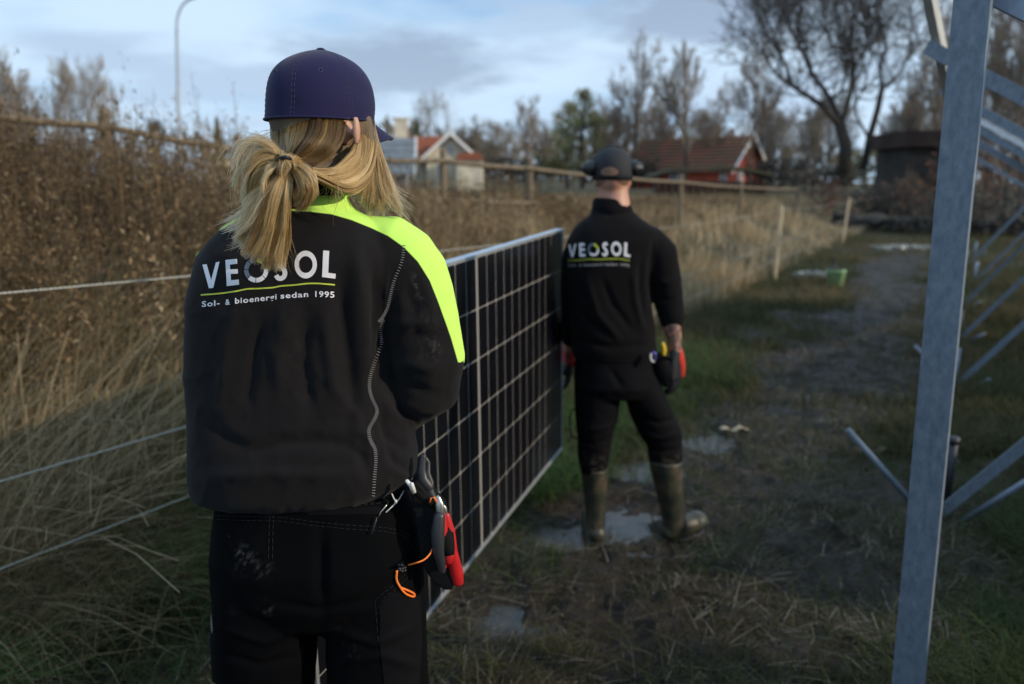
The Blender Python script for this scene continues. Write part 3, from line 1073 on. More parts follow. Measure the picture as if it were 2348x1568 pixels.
rt = thing("porch", "low white porch with a red roof leaning on the gabled house", "porch", (x, y, z))
MB().box((x, y, (z + pz - .3) / 2), (1.6, 1.6, pz - z - .3)).build("wall", M['cream'], rt)
MB().prism([(x - .95, y - 1, pz - .42), (x + .95, y - 1, pz - .42), (x + .6, y - 1, pz), (x - .6, y - 1, pz)], (0, 2, 0)).build("roof", M['tile'], rt)
x, y, z = ground_at(890, 50)
hz2 = float(pt(890, 318, 50).z) - z
gable_house("grey_house", "grey outbuilding with a blue grey sheet roof, partly behind the woman's hair", x - .9, y, z, 4.2, 5.5, hz2 - 1.9, 1.9, .08, M['grey_wall'], M['grey_roof'],
            [('y-', .6, hz2 - 2.7, .9, .9)], None, True, 5)
# red barn
x, y, z = ground_at(1600, 60)
hb = float(pt(1600, 313, 60).z) - z
gable_house("red_barn", "long red wooden barn with a mossy tiled roof behind the bare trees", x, y + 2, z, 8.6, 5.2, hb - 2.2, 2.2, -.72, M['red_wall'], M['tile_old'],
            [('x+', -.9, hb - 3.0, .7, .9), ('y-', 3.9, hb - 2.9, .5, 1.3), ('y-', 0, hb - 2.9, .8, .7), ('y-', -2.5, hb - 2.9, .8, .7)], None, True, 10)
# dark shed on the right
x, y, z = ground_at(2115, 36)
hs = float(pt(2115, 300, 36).z) - z
rt = thing("dark_shed", "dark brown shed with a wide flat roof over a grey stone wall", "shed", (x, y, z))
MB().box((x, y + 1, z + (hs - .75) / 2), (2.0, 3, hs - .75)).build("wall", M['stone'], rt)
MB().box((x, y + 1, z + hs - .38), (2.6, 3.8, .68)).build("roof", M['brown_board'], rt)
# low mossy sheet roofed stack
x, y, z = ground_at(1625, 42)
zt = float(pt(1625, 380, 42).z)
rt = thing("woodpile", "long low woodpile under a mossy arched sheet in front of the red barn", "woodpile", (x, y, z))
m = MB()
for i in range(3):
    for k in range(16):
        m.tube([(x - 2.7 + k * .36, y - .6, z + .2 + i * .2), (x - 2.7 + k * .36 + .02, y + .6, z + .2 + i * .2)], .15, 7)
tag(m.build("logs", M['brown_board'], rt), kind="stuff")
pr = [(x - 3.2 + 6.4 * t, y - .9, zt - .45 * (2 * t - 1) ** 2 - .02) for t in np.linspace(0, 1, 13)]
MB().prism(pr + [(p[0], p[1], p[2] - .12) for p in pr[::-1]], (0, 1.8, 0)).build("cover_sheet", M['moss_sheet'], rt)
# rough stone wall along the far right of the field
x0, y0 = place(1930, 31); x1, y1 = place(2420, 26)
st = thing("stone_wall", "low dark rough stone wall under the great tree and the shed", "wall", ((x0 + x1) / 2, (y0 + y1) / 2, float(gz((x0 + x1) / 2, (y0 + y1) / 2))))
R = random.Random(3)
protos = []
for i in range(5):
    v, f = ellipsoid((0, 0, 0), (.5, .42, .38), None, 7, 5)
    v = [Vector(p) * R.uniform(.8, 1.15) for p in v]
    me = bpy.data.meshes.new("stone"); me.from_pydata(v, [], f); me.materials.append(M['stone']); protos.append(me)
for row in range(2):
    for i in range(30):
        t = (i + .5 * (row % 2) + R.uniform(-.2, .2)) / 30
        px, py = x0 + (x1 - x0) * t, y0 + (y1 - y0) * t + R.uniform(-.1, .1)
        o = bpy.data.objects.new("stone", R.choice(protos)); COL.objects.link(o)
        o.location = (px, py, float(gz(px, py)) + .15 + row * .26); s = R.uniform(.5, .75)
        o.scale = (s * 1.3, s, s * .8); o.rotation_euler = (R.uniform(-.3, .3), R.uniform(-.3, .3), R.uniform(0, 3))
        adopt(o, st)

# street lamp
x, y = place(409, 38); z = float(gz(x, y))
ztop = float(pt(409, 60, 38).z)
_l0 = pt(410, 300, 38); _l1 = pt(405, 75, 38)
lamp = thing("street_lamp", "tall grey street lamp with a curved arm against the sky", "street lamp", (x, y, z))
M['lamp_grey'] = mat("lamp_grey", (.34, .38, .41), .5, .2)
p = [_l0 + (_l0 - _l1) * ((_l0.z - z) / (_l1.z - _l0.z)), _l0, _l1]
MB().tube(p, [.11, .085, .065], 10).build("pole", M['lamp_grey'], lamp, True)
arm = [pt(405, 76, 38), pt(406, 45, 38), pt(413, 22, 38), pt(424, 6, 38), pt(438, -3, 38)]
MB().tube([Vector(q) for q in spline(arm, 12)], .055, 8).build("arm", M['lamp_grey'], lamp, True)
h = MB(); h.v, h.f = sweep([pt(430, 0, 38), pt(446, -7, 38), pt(466, -13, 38)], [.06, .15, .09], 10, .5)
h.build("lamp_head", M['lamp_grey'], lamp, True)

# ------------------------------------------------------------------ wooden rail fence
M['wood_grey'] = mat("grey_weathered_wood", (.20, .155, .10), .85, 0, (14, (.12, .095, .065)), (60, .4, .003))
fpts = [(-60, 232, 6.9), (240, 265, 8.0), (545, 322, 9.3), (805, 346, 10.6), (1015, 352, 11.4), (1215, 371, 12.4), (1398, 392, 14.6), (1562, 407, 17.6), (1700, 421, 23), (1830, 428, 30)]
fx = [pt(u, v, Y) for u, v, Y in fpts]
fence = thing("rail_fence", "old wooden post and rail fence running behind the weeds", "fence", (fx[3].x, fx[3].y, float(gz(fx[3].x, fx[3].y))))
for i, p in enumerate(fx):
    zb = float(gz(p.x, p.y)) - .05
    R = random.Random(i)
    v, f = sweep([(p.x + R.uniform(-.03, .03), p.y, zb), (p.x, p.y, (zb + p.z) / 2), (p.x, p.y, p.z + .03)], [.062, .058, .05], 9, .9)
    o = obj("post", v, f, M['wood_grey'], fence, True)
for i in range(len(fx) - 1):
    for dz in ((.10, .62) if i < 5 else (.10,)):
        a, b = fx[i] - Vector((0, .07, dz)), fx[i + 1] - Vector((0, .07, dz))
        e = (b - a).normalized() * .12
        v, f = sweep([a - e, (a + b) / 2 - Vector((0, 0, .02)), b + e], [.043, .05, .045], 8, .7)
        obj("rail", v, f, M['wood_grey'], fence, True)

# ------------------------------------------------------------------ rope fence
rf = thing("rope_fence", "field fence of pale stakes and three strands of white twisted rope", "fence", (.55, 6.5, 0))


def stake(px, py, h, lean=(0, 0), m='stake'):
    z = float(gz(px, py)) - .02
    v, f = sweep([(px, py, z), (px + lean[0] * .5, py + lean[1] * .5, z + h / 2), (px + lean[0], py + lean[1], z + h)], [.038, .036, .034], 8)
    return obj("stake", v, f, M[m], rf, True)


stakes = [Vector((-4.1, -1.7)), Vector((.70, 6.7)), gp(1775, 640).to_2d(), gp(1930, 560).to_2d(), gp(2038, 515).to_2d(), Vector((20.5, 42.5)), Vector((26.5, 53))]
tops = []
for i, s_ in enumerate(stakes):
    ln = [(0, 0), (0, 0), (.05, 0), (.11, 0), (.03, 0), (0, 0), (.03, 0)][i]
    stake(s_.x, s_.y, 1.28, ln)
    tops.append((Vector((s_.x, s_.y, float(gz(s_.x, s_.y)))), Vector((ln[0], 0, 0))))
for hh in (1.235, .66, .36):
    strand = MB()
    for i in range(len(tops) - 1):
        a = tops[i][0] + tops[i][1] * hh / 1.22 + Vector((-.03, 0, hh)); b = tops[i + 1][0] + tops[i + 1][1] * hh / 1.22 + Vector((-.03, 0, hh))
        L = (b - a).length
        if i == 0:
            a.z = {1.235: 1.40, .66: .72, .36: .42}[hh]
        near = i == 0
        n = 900 if near else 14
        r0 = .0021 if near else .0022
        for ph in ((0, math.pi) if near else (0,)):
            t = np.linspace(0, 1, n)
            P_ = np.array(a)[None, :] * (1 - t)[:, None] + np.array(b)[None, :] * t[:, None]
            P_[:, 2] -= .05 * 4 * t * (1 - t)
            if near:
                w = 2 * np.pi * t * L / .034 + ph
                P_[:, 0] += .0019 * np.cos(w); P_[:, 2] += .0019 * np.sin(w)
            v, f = sweep([Vector(q) for q in P_], r0, 4 if near else 5, 1, (0, 0, 1), False)
            strand.add(v, f)
    strand.build("rope_strand", M['string'], rf, True)


# ------------------------------------------------------------------ steel mounting frames
AL = math.radians(40)
NP = Vector((math.cos(AL), -math.sin(AL), 0))          # across the row, towards the low side
RD = Vector((math.sin(AL), math.cos(AL), 0))           # along the row


def channel(a, b, w, d, web_n, t=.004):
    """C-profile from a to b: web of width w facing web_n, flanges d deep behind it"""
    a, b = Vector(a), Vector(b)
    ax = (b - a).normalized(); n = Vector(web_n); n = (n - ax * n.dot(ax)).normalized(); s = ax.cross(n).normalized()
    pr = [(-w / 2, 0), (w / 2, 0), (w / 2, -d), (w / 2 - .018, -d), (w / 2 - .018, -d + t), (w / 2 - t, -d + t), (w / 2 - t, -t), (-w / 2 + t, -t), (-w / 2 + t, -d + t), (-w / 2 + .018, -d + t), (-w / 2 + .018, -d), (-w / 2, -d)]
    m = MB(); m.prism([a + s * x + n * y for x, y in pr], b - a)
    return m


# the near frame, in front of the camera on the right
p0 = pt(2226, 0, 2.0); p1 = pt(2083, 1568, 2.0)
bx, by = (p0.x + p1.x) / 2, 2.0
nf = thing("steel_frame", "nearest galvanised steel mounting frame with its broad post close on the right", "mounting frame", (bx, by, 0), "steel mounting frames")
wn_ = Vector((-math.sin(math.radians(35)), -math.cos(math.radians(35)), 0))
o = channel((p1.x + (p1.x - p0.x) * .02 - .002, by, -.05), (p0.x - .004, by, 2.62), .080, .045, wn_).build("post", M['galv'], nf, False, .0022)
for zz in (1.30, 1.34, 2.2, 2.24):
    pass
# rafter of the near frame over the top right corner
a = pt(2262, -30, 2.05); b = a + (NP * math.cos(math.radians(32)) + Vector((0, 0, -math.sin(math.radians(32))))) * 2.4 + Vector((0, 0, .0))
channel(a, b, .06, .05, (-RD)).build("rafter", M['galv_dark'], nf, False, .001)

bases = [Vector((2.07, 3.68, 0)), Vector((3.63, 6.35, 0)), Vector((4.83, 8.47, 0)), Vector((6.08, 10.71, 0)), Vector((8.0, 13.7, 0)), Vector((9.4, 16.5, 0)), Vector((11.2, 19.3, 0))]
highs = [pt(2123, 106, 3.6), pt(2156, 204, 5.8)]
raf = Vector((NP.x * math.cos(math.radians(32)), NP.y * math.cos(math.radians(32)), -math.sin(math.radians(32))))
brc = Vector((NP.x * math.cos(math.radians(53)), NP.y * math.cos(math.radians(53)), math.sin(math.radians(53))))
FRAME_LABELS = ["second steel mounting frame, a bare pipe stub and thick brace behind the near post", "third steel mounting frame, brace meeting the ground beside the near post",
                "fourth steel mounting frame, its rafter carrying a panel", "fifth steel mounting frame from the camera, among the crossing braces", "sixth steel mounting frame, seen small between the braces",
                "seventh steel mounting frame, far down the row", "farthest steel mounting frame, at the end of the row"]
frames = []
for k, B in enumerate(bases):
    B = B.copy(); B.z = float(gz(B.x, B.y))
    Hp = highs[k] if k < 2 else B + Vector((-.62, -.52, 2.32))
    fr = thing("steel_frame", FRAME_LABELS[k], "mounting frame", B, "steel mounting frames")
    # brace length to meet the rafter plane
    den = (brc - raf * brc.dot(raf)).length
    L = 2.35
    w = .052 if k == 0 else .046
    channel(B + Vector((.03, 0, .02)), B + brc * L, w, .04, (-RD)).build("brace", M['galv'], fr, False, .001)
    MB().tube([B + Vector((.05, -.05, 0)) + NP * .04, B + brc * (.62 if k == 0 else .2) + NP * .13 + Vector((0, 0, -.06))], .014, 10).build("tie_rod", M['galv_dark'], fr, True)
    channel(Hp, Hp + raf * 3.4, .06, .05, (-RD)).build("rafter", M['galv'], fr, False, .001)
    lo = Hp + raf * 2.7
    MB().tube([(lo.x, lo.y, float(gz(lo.x, lo.y)) - .1), (lo.x, lo.y, lo.z)], .03, 10).build("low_leg", M['galv_dark'], fr, True)
    hi = Hp + raf * .75
    if k == 0:
        s0 = gp(2165, 1160); v = MB().tube([(s0.x, s0.y, -.05), pt(2186, 1003, s0.y - .02)], .024, 12)
        q_ = pt(2186, 1003, s0.y - .02)
        M['dark_pipe'] = mat("dark_steel_pipe", (.045, .05, .06), .5, .5)
        v.tube([q_ - Vector((0, 0, .03)), q_ + Vector((0, 0, .003))], .030, 12)
        v.build("ground_screw", M['dark_pipe'], fr, True)
        MB().tube([gp(2120, 1186), pt(1943, 985, 3.75)], .0155, 10).build("loose_rod", M['galv'], fr, True)
    else:
        MB().tube([(B.x - .02, B.y, B.z - .1), (B.x + .0, B.y, B.z + .32)], .024, 10).build("ground_screw", M['galv_dark'], fr, True)
        if k in (1, 2): MB().tube([B + Vector((-.03, 0, .02)), B + Vector((-.36, -.02, .34))], .013, 8).build("loose_rod", M['galv_dark'], fr, True)
    frames.append((fr, B, Hp))
# leaning pale post tying the upper ends, sunlight put into its warm colour
M['galv_lit'] = mat("sunlit_galvanised_steel", (.50, .48, .42), .5, .2, (12, (.38, .37, .33)))
fr, B, Hp = frames[0]
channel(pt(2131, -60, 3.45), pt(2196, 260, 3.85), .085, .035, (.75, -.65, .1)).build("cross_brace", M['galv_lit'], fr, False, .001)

# mounted panels over the farther frames
M['laminate'] = mat("blue_black_laminate", (.02, .03, .07), .15, 0, (4, (.03, .04, .09)), coat=.4)


def mounted_panel(o, label, n=1):
    """portrait panel lying on the rafters; o = its high corner"""
    root = thing("mounted_panel", label, "solar panel", o, "panels mounted on the steel frames")
    up = raf.cross(RD).normalized()
    if up.z < 0: up = -up
    R3 = Matrix((raf, RD, up)).transposed()
    T = lambda a_, b_, c_: Vector(o) + raf * a_ + RD * b_ + up * c_
    f = MB()
    LX, LY = 2.09, 1.03
    f.box(T(LX / 2, .006, 0), (LX, .012, .034), R3).box(T(LX / 2, LY - .006, 0), (LX, .012, .034), R3)
    f.box(T(.006, LY / 2, 0), (.012, LY - .024, .034), R3).box(T(LX - .006, LY / 2, 0), (.012, LY - .024, .034), R3)
    f.build("frame", M['alu'], root)
    MB().box(T(LX / 2, LY / 2, .008), (LX - .024, LY - .024, .006), R3).build("laminate", M['laminate'], root)
    g = MB()
    for i in range(1, 12): g.box(T(LX * i / 12, LY / 2, .0125), (.004 if i != 6 else .012, LY - .03, .002), R3)
    for i in range(1, 6): g.box(T(LX / 2, LY * i / 6, .0128), (LX - .03, .004, .002), R3)
    tag(g.build("cell_gaps", M['backsheet'], root), kind="stuff")
    return root


first = frames[2][2] + Vector((0, 0, .075)) + raf * .25
for k in range(3):
    mounted_panel(first + RD * (1.045 * k), ["nearest mounted panel, its pale front edge catching the light behind the near post", "second mounted panel in the row behind the near post", "third mounted panel in the row on the rafters",
                  "fourth mounted panel in the row on the rafters", "fifth mounted panel in the row on the rafters", "sixth mounted panel in the row on the rafters", "seventh mounted panel in the row on the rafters",
                  "eighth mounted panel in the row on the rafters", "farthest mounted panel in the row on the rafters"][k])

# unseen panel tables added right of the view to shade the track
TBL_OFF, TBL_TOP = 4.3, 1.95
for k in range(6):
    o = Vector((-.15, 0, 0)) + Vector((.495, .869, 0)) * (-9.6 + 3.55 * k) + NP * TBL_OFF
    o.z = float(gz(o.x, o.y)) + TBL_TOP + (.0, .16, -.1, .12, -.06, .1)[k]
    root = thing("shade_table", ["unseen panel table added for shade, rearmost, behind the camera", "unseen panel table added for shade, second from the rear", "unseen panel table added for shade, level with the camera", "unseen panel table added for shade, level with the near post", "unseen panel table added for shade, level with the man", "unseen panel table added for shade, foremost of the row"][k], "solar table", (o.x, o.y, o.z - TBL_TOP), "tables added for shade")
    up = raf.cross(RD).normalized()
    if up.z < 0: up = -up
    R3 = Matrix((raf, RD, up)).transposed()
    m = MB()
    for i in range(2):
        for j in range(3):
            m.box(o + raf * (1.05 + i * 2.11) + RD * (.52 + j * 1.045), (2.09, 1.03, .035), R3)
    m.build("panels", M['laminate'], root)
    m = MB()
    for j in (.4, 2.7):
        a_ = o + RD * j + raf * .5 - up * .05; b_ = o + RD * j + raf * 3.4 - up * .05
        m.tube([a_, (a_.x, a_.y, a_.z - TBL_TOP + .2)], .04, 6); m.tube([b_, (b_.x, b_.y, float(gz(b_.x, b_.y)) - .1)], .04, 6)
        m.tube([o + RD * j - up * .05, o + RD * j + raf * 4.2 - up * .05], .035, 6)
    m.build("legs", M['galv_dark'], root)

# ------------------------------------------------------------------ the carried solar panel
far_b = Vector((.241, 3.611, .381)); near_b = Vector((-.441, 1.632, .317))
ex = (far_b - near_b).normalized(); LP = 2.094; HP = 1.04
nrm = Vector((ex.y, -ex.x, 0)).normalized()
ey = nrm.cross(ex).normalized()
if ey.z < 0: ey = -ey
PR = Matrix((ex, ey, nrm)).transposed()
TP = lambda a_, b_, c_=0: near_b + ex * a_ + ey * b_ + nrm * c_
panel = thing("solar_panel", "large black solar panel with white grid lines carried on edge between the two workers", "solar panel", near_b + ex * 1.0)
fr_ = .012
for nm, c_, s_ in (("frame_rail", (LP / 2, HP - fr_ / 2), (LP, fr_, .035)), ("frame_rail", (LP / 2, fr_ / 2), (LP, fr_, .035)),
                   ("frame_rail", (fr_ / 2, HP / 2), (fr_, HP - 2 * fr_ - .001, .035)), ("frame_rail", (LP - fr_ / 2, HP / 2), (fr_, HP - 2 * fr_ - .001, .035))):
    MB().box(TP(c_[0], c_[1], -.0175), s_, PR).build(nm, M['alu'], panel, False, .0012)
M['backsheet2'] = mat("backsheet_between_cells", (.27, .265, .25), .5)
MB().box(TP(LP / 2, HP / 2, -.0075), (LP - 2 * fr_ - .001, HP - 2 * fr_ - .001, .003), PR).build("backsheet", M['backsheet2'], panel)
cw, chh, gap, ch = .0808, .1655, .0050, .006
n_c = 0
cme = None
IW, IH = LP - 2 * fr_, HP - 2 * fr_
mid = .018
vgap = .0037
mx = (IW - 24 * cw - 22 * gap - mid) / 2; my = (IH - 6 * chh - 5 * vgap) / 2
poly = [(ch, 0), (cw - ch, 0), (cw, ch), (cw, chh - ch), (cw - ch, chh), (ch, chh), (0, chh - ch), (0, ch)]
for r_ in range(6):
    for c_ in range(24):
        x_ = fr_ + mx + c_ * (cw + gap) + (mid - gap if c_ >= 12 else 0); y_ = fr_ + my + r_ * (chh + vgap)
        if cme is None:
            mb_ = MB(); mb_.prism([PR @ Vector((a_, b_, 0)) for a_, b_ in poly], PR @ Vector((0, 0, .0005)))
            cme = bpy.data.meshes.new("cell"); cme.from_pydata(mb_.v, [], mb_.f); cme.materials.append(M['cell'])
        o = bpy.data.objects.new("cell", cme); COL.objects.link(o)
        o.location = TP(x_, y_, -.0058)
        adopt(o, panel)

# ------------------------------------------------------------------ small things on the ground
b0 = gp(1914, 656); b0.z = float(surf(b0.x, b0.y))
bk = thing("green_bucket", "light green plastic bucket standing at the edge of the track", "bucket", b0)
M['bucket'] = mat("green_plastic", (.50, .85, .42), .45, 0, (6, (.44, .78, .38)))
M['black'] = mat("black_plastic", (.012, .013, .015), .45)
prof = [(.118, 0), (.150, .25), (.156, .25), (.156, .262), (.144, .262), (.113, .012)]
V, F = [], []
n = 32
for (r_, z_) in prof:
    for j in range(n): V.append((b0.x + r_ * math.cos(2 * math.pi * j / n), b0.y + r_ * math.sin(2 * math.pi * j / n), b0.z + z_))
for i in range(len(prof) - 1):
    for j in range(n): F.append((i * n + j, i * n + (j + 1) % n, (i + 1) * n + (j + 1) % n, (i + 1) * n + j))
F.append(tuple(range(n))[::-1]); F.append(tuple(range((len(prof) - 1) * n, len(prof) * n)))
obj("pail", V, F, M['bucket'], bk, True)
hd = [(b0.x + .156 * math.cos(t), b0.y - .16 * math.sin(t) * .4 - .02, b0.z + .24 - .12 * math.sin(t)) for t in np.linspace(0, math.pi, 12)]
MB().tube(hd, .003, 6).build("handle", M['galv'], bk, True)
t_ = thing("hand_tool", "black hand tool standing upright in the green bucket", "tool", b0 + Vector((0, 0, .02)))
MB().tube([b0 + Vector((-.04, .02, .03)), b0 + Vector((-.045, .02, .36))], [.035, .028], 10).tube([b0 + Vector((-.045, .02, .35)), b0 + Vector((-.05, .02, .47))], [.022, .020], 10, round_ends=True).build("handle", M['black'], t_, True)
MB().box(b0 + Vector((-.01, .01, .262)), (.21, .13, .05)).build("head", M['black'], t_, False, .01)
# crumpled clear plastic by the bucket
M['plastic'] = mat("crumpled_pale_plastic", (.30, .34, .36), .3, 0, (20, (.22, .25, .22)))
pc = gp(1858, 634)
V, F = ellipsoid((pc.x, pc.y, float(surf(pc.x, pc.y)) + .03), (.34, .16, .06), None, 40, 24)
V = [Vector(p) + Vector((random.uniform(-.02, .02), random.uniform(-.02, .02), random.uniform(-.02, .05) if p[2] > pc.z else 0)) for p in V]
tag(obj("plastic_wrap", V, F, M['plastic']), "crumpled pale plastic wrap on the grass left of the bucket", "plastic wrap")
pc = gp(2065, 572)
V, F = ellipsoid((pc.x, pc.y, float(surf(pc.x, pc.y)) + .02), (.8, .22, .04), None, 60, 24)
V = [Vector(p) + Vector((random.uniform(-.05, .05), random.uniform(-.04, .04), random.uniform(-.02, .07))) for p in V]
tag(obj("plastic_sheet", V, F, M['plastic']), "pale blue plastic sheet lying far down the track", "plastic sheet")
M['card'] = mat("wet_cardboard", (.17, .115, .08), .7, 0, (12, (.11, .08, .06)))


def scrap(u, v, w, d, a, label, m='card', name="cardboard_scrap"):
    c = gp(u, v); z = float(surf(c.x, c.y)) + .012
    R = random.Random(u); k = 9
    R2 = Matrix.Rotation(a, 3, 'Z')
    Vt = []
    for lay in (0, .004):
        for i in range(k + 1):
            for s_ in (-1, 1):
                Vt.append(Vector((c.x, c.y, z + lay)) + R2 @ Vector((w * (i / k - .5), s_ * d / 2 * (1 + .25 * math.sin(i * 2.1 + s_)), .012 * math.sin(i * 1.3) + .008)))
    F = []
    h_ = (k + 1) * 2
    for i in range(k):
        F.append((2 * i, 2 * i + 1, 2 * i + 3, 2 * i + 2)[::-1]); F.append((h_ + 2 * i, h_ + 2 * i + 1, h_ + 2 * i + 3, h_ + 2 * i + 2))
        F.append((2 * i, 2 * i + 2, h_ + 2 * i + 2, h_ + 2 * i)); F.append((2 * i + 1, h_ + 2 * i + 1, h_ + 2 * i + 3, 2 * i + 3))
    tag(obj(name, Vt, F, M[m], None, False), label, "scrap")


scrap(2010, 1035, .26, .07, .15, "torn brown cardboard scrap beside the loose rod")
scrap(2205, 952, .22, .06, -.2, "torn brown cardboard scrap right of the near steel post")
scrap(1685, 985, .20, .05, .12, "pale strip of wood lying in the mud right of the man", 'stake', "wood_strip")

# ------------------------------------------------------------------ people
M['skin'] = mat("skin", (.52, .29, .20), .5, 0, (9, (.46, .24, .16)))
M['skin_m'] = mat("skin_ruddy", (.50, .27, .19), .5, 0, (9, (.42, .20, .14)))
M['trousers'] = mat("black_work_trousers", (.0022, .0025, .0032), .9, 0, (2.2, (.0036, .0040, .0046), .45, .7), (500, .3, .0006), spec=.06, attr=("dirt", (.16, .15, .14)))
M['trousers_m'] = mat("black_muddy_trousers", (.005, .0052, .007), .85, 0, (2.2, (.009, .0085, .0085), .5, .75), spec=.08, attr=("dirt", (.09, .075, .055)))
M['thread'] = mat("grey_seam_thread", (.23, .23, .225), .7)
M['thread_dark'] = mat("dark_teal_thread", (.009, .013, .015), .8)
M['print'] = mat("white_print", (.74, .74, .78), .45)
M['print_dim'] = mat("slate_print", (.10, .13, .18), .5)
M['print_yel'] = mat("yellow_green_print", (.52, .60, .06), .5)
M['cap'] = mat("navy_cap_twill", (.012, .0115, .052), .8, 0, (3, (.017, .0155, .062)), (700, .25, .0005), sheen=.12, spec=.15)
M['cap_m'] = mat("black_cap", (.012, .014, .02), .8)
M['boots'] = mat("olive_rubber_boots", (.020, .026, .017), .5, 0, (16, (.070, .056, .038), .42, .62))
M['boot_dark'] = mat("black_work_boots", (.015, .015, .015), .6)
M['glove_red'] = mat("red_knit_glove", (.55, .03, .02), .7)
M['glove_blk'] = mat("black_coated_glove", (.015, .016, .02), .45)
M['red_grip'] = mat("red_rubber_grip", (.52, .016, .018), .38, 0, (60, (.42, .014, .016)))
M['grip_grey'] = mat("dark_grey_rubber_grip", (.026, .028, .033), .45)
M['orange'] = mat("orange_cord", (.95, .22, .03), .6)
M['steel'] = mat("bare_steel", (.55, .54, .5), .3, .9)
M['pouch'] = mat("black_nylon_pouch", (.0035, .0038, .0045), .8, 0, (8, (.006, .0065, .0075)), (300, .3, .001), spec=.15)
M['cabletie'] = mat("white_cable_tie", (.7, .7, .66), .5)


def fleece(name, base, attr=True):
    m = bpy.data.materials.new(name); m.use_nodes = True
    N, L = m.node_tree.nodes, m.node_tree.links
    b = N["Principled BSDF"]
    tc = N.new("ShaderNodeTexCoord")
    n = N.new("ShaderNodeTexNoise"); n.inputs["Scale"].default_value = 5; n.inputs["Detail"].default_value = 7
    L.new(tc.outputs["Object"], n.inputs["Vector"])
    x = N.new("ShaderNodeMix"); x.data_type = 'RGBA'
    x.inputs[6].default_value = base + (1,); x.inputs[7].default_value = tuple(c * 1.35 for c in base) + (1,)
    r = N.new("ShaderNodeMapRange"); r.inputs["From Min"].default_value = .4; r.inputs["From Max"].default_value = .7
    L.new(n.outputs["Fac"], r.inputs["Value"]); L.new(r.outputs[0], x.inputs[0])
    col = x.outputs[2]
    if attr:
        a = N.new("ShaderNodeAttribute"); a.attribute_name = "yoke"
        g = N.new("ShaderNodeMapRange"); g.inputs["From Min"].default_value = -.0009; g.inputs["From Max"].default_value = .0009
        L.new(a.outputs["Fac"], g.inputs["Value"])
        y = N.new("ShaderNodeMix"); y.data_type = 'RGBA'
        y.inputs[7].default_value = (.55, .90, .15, 1)
        L.new(g.outputs[0], y.inputs[0]); L.new(col, y.inputs[6]); col = y.outputs[2]
        d = N.new("ShaderNodeAttribute"); d.attribute_name = "dirt"
        z = N.new("ShaderNodeMix"); z.data_type = 'RGBA'; z.inputs[7].default_value = (.16, .15, .14, 1)
        L.new(d.outputs["Fac"], z.inputs[0]); L.new(col, z.inputs[6]); col = z.outputs[2]
    L.new(col, b.inputs["Base Color"])
    b.inputs["Roughness"].default_value = .9
    b.inputs["Specular IOR Level"].default_value = .10
    b.inputs["Sheen Weight"].default_value = .05 if attr else .02
    b.inputs["Sheen Roughness"].default_value = .6
    f = N.new("ShaderNodeTexNoise"); f.inputs["Scale"].default_value = 900; f.inputs["Detail"].default_value = 2
    L.new(tc.outputs["Object"], f.inputs["Vector"])
    bp = N.new("ShaderNodeBump"); bp.inputs["Strength"].default_value = .35; bp.inputs["Distance"].default_value = .0006
    L.new(f.outputs["Fac"], bp.inputs["Height"]); L.new(bp.outputs[0], b.inputs["Normal"])
    return m


M['sweater'] = fleece("charcoal_fleece_and_hi_vis_yoke", (.0076, .0070, .0077))
M['sweater_m'] = fleece("black_fleece", (.0045, .0042, .0052), False)


def W(u, v, Y=1.45): return pt(u, v, Y)


def hand(mb, wrist, d, palm_n, side, s=1.0, curl=.5, thick=1.0):
    """wrist -> palm, four separate fingers and a thumb; d: pointing direction, palm_n: direction the palm faces, side: +1/-1 thumb side"""
    d = Vector(d).normalized(); p = Vector(palm_n); p = (p - d * p.dot(d)).normalized(); a = d.cross(p).normalized() * side
    wrist = Vector(wrist)
    mb.tube([wrist - d * .02 * s, wrist + d * .03 * s, wrist + d * .085 * s], [.026 * s * thick, .036 * s * thick, .040 * s * thick], 14, [.75, .5, .42], p, True)
    for i, (off, ln) in enumerate(((.030, .070), (.010, .078), (-.010, .073), (-.029, .058))):
        q = wrist + d * .082 * s + a * off * s
        pts = [q - d * .02 * s]
        ang = 0.15 * curl
        dd = d
        for seg, fr in enumerate((.45, .32, .23)):
            pts.append(pts[-1] + dd * (ln * fr + (.02 if seg == 0 else 0)) * s)
            ang += curl * (.75 if seg < 2 else .5)
            dd = (d * math.cos(ang) + p * math.sin(ang)).normalized()
        pts.append(pts[-1] + dd * .012 * s)
        mb.tube(pts, [.0092 * s * thick, .0092 * s * thick, .0086 * s * thick, .008 * s * thick, .007 * s * thick][:len(pts)], 9, 1, p, True)
    t0 = wrist + d * .025 * s + a * .026 * s
    mb.tube([t0, t0 + (d * .75 + a * .55 + p * .35).normalized() * .038 * s, t0 + (d * .9 + a * .35 + p * .5).normalized() * .072 * s],
            [.013 * s * thick, .0105 * s * thick, .009 * s * thick], 9, 1, p, True)


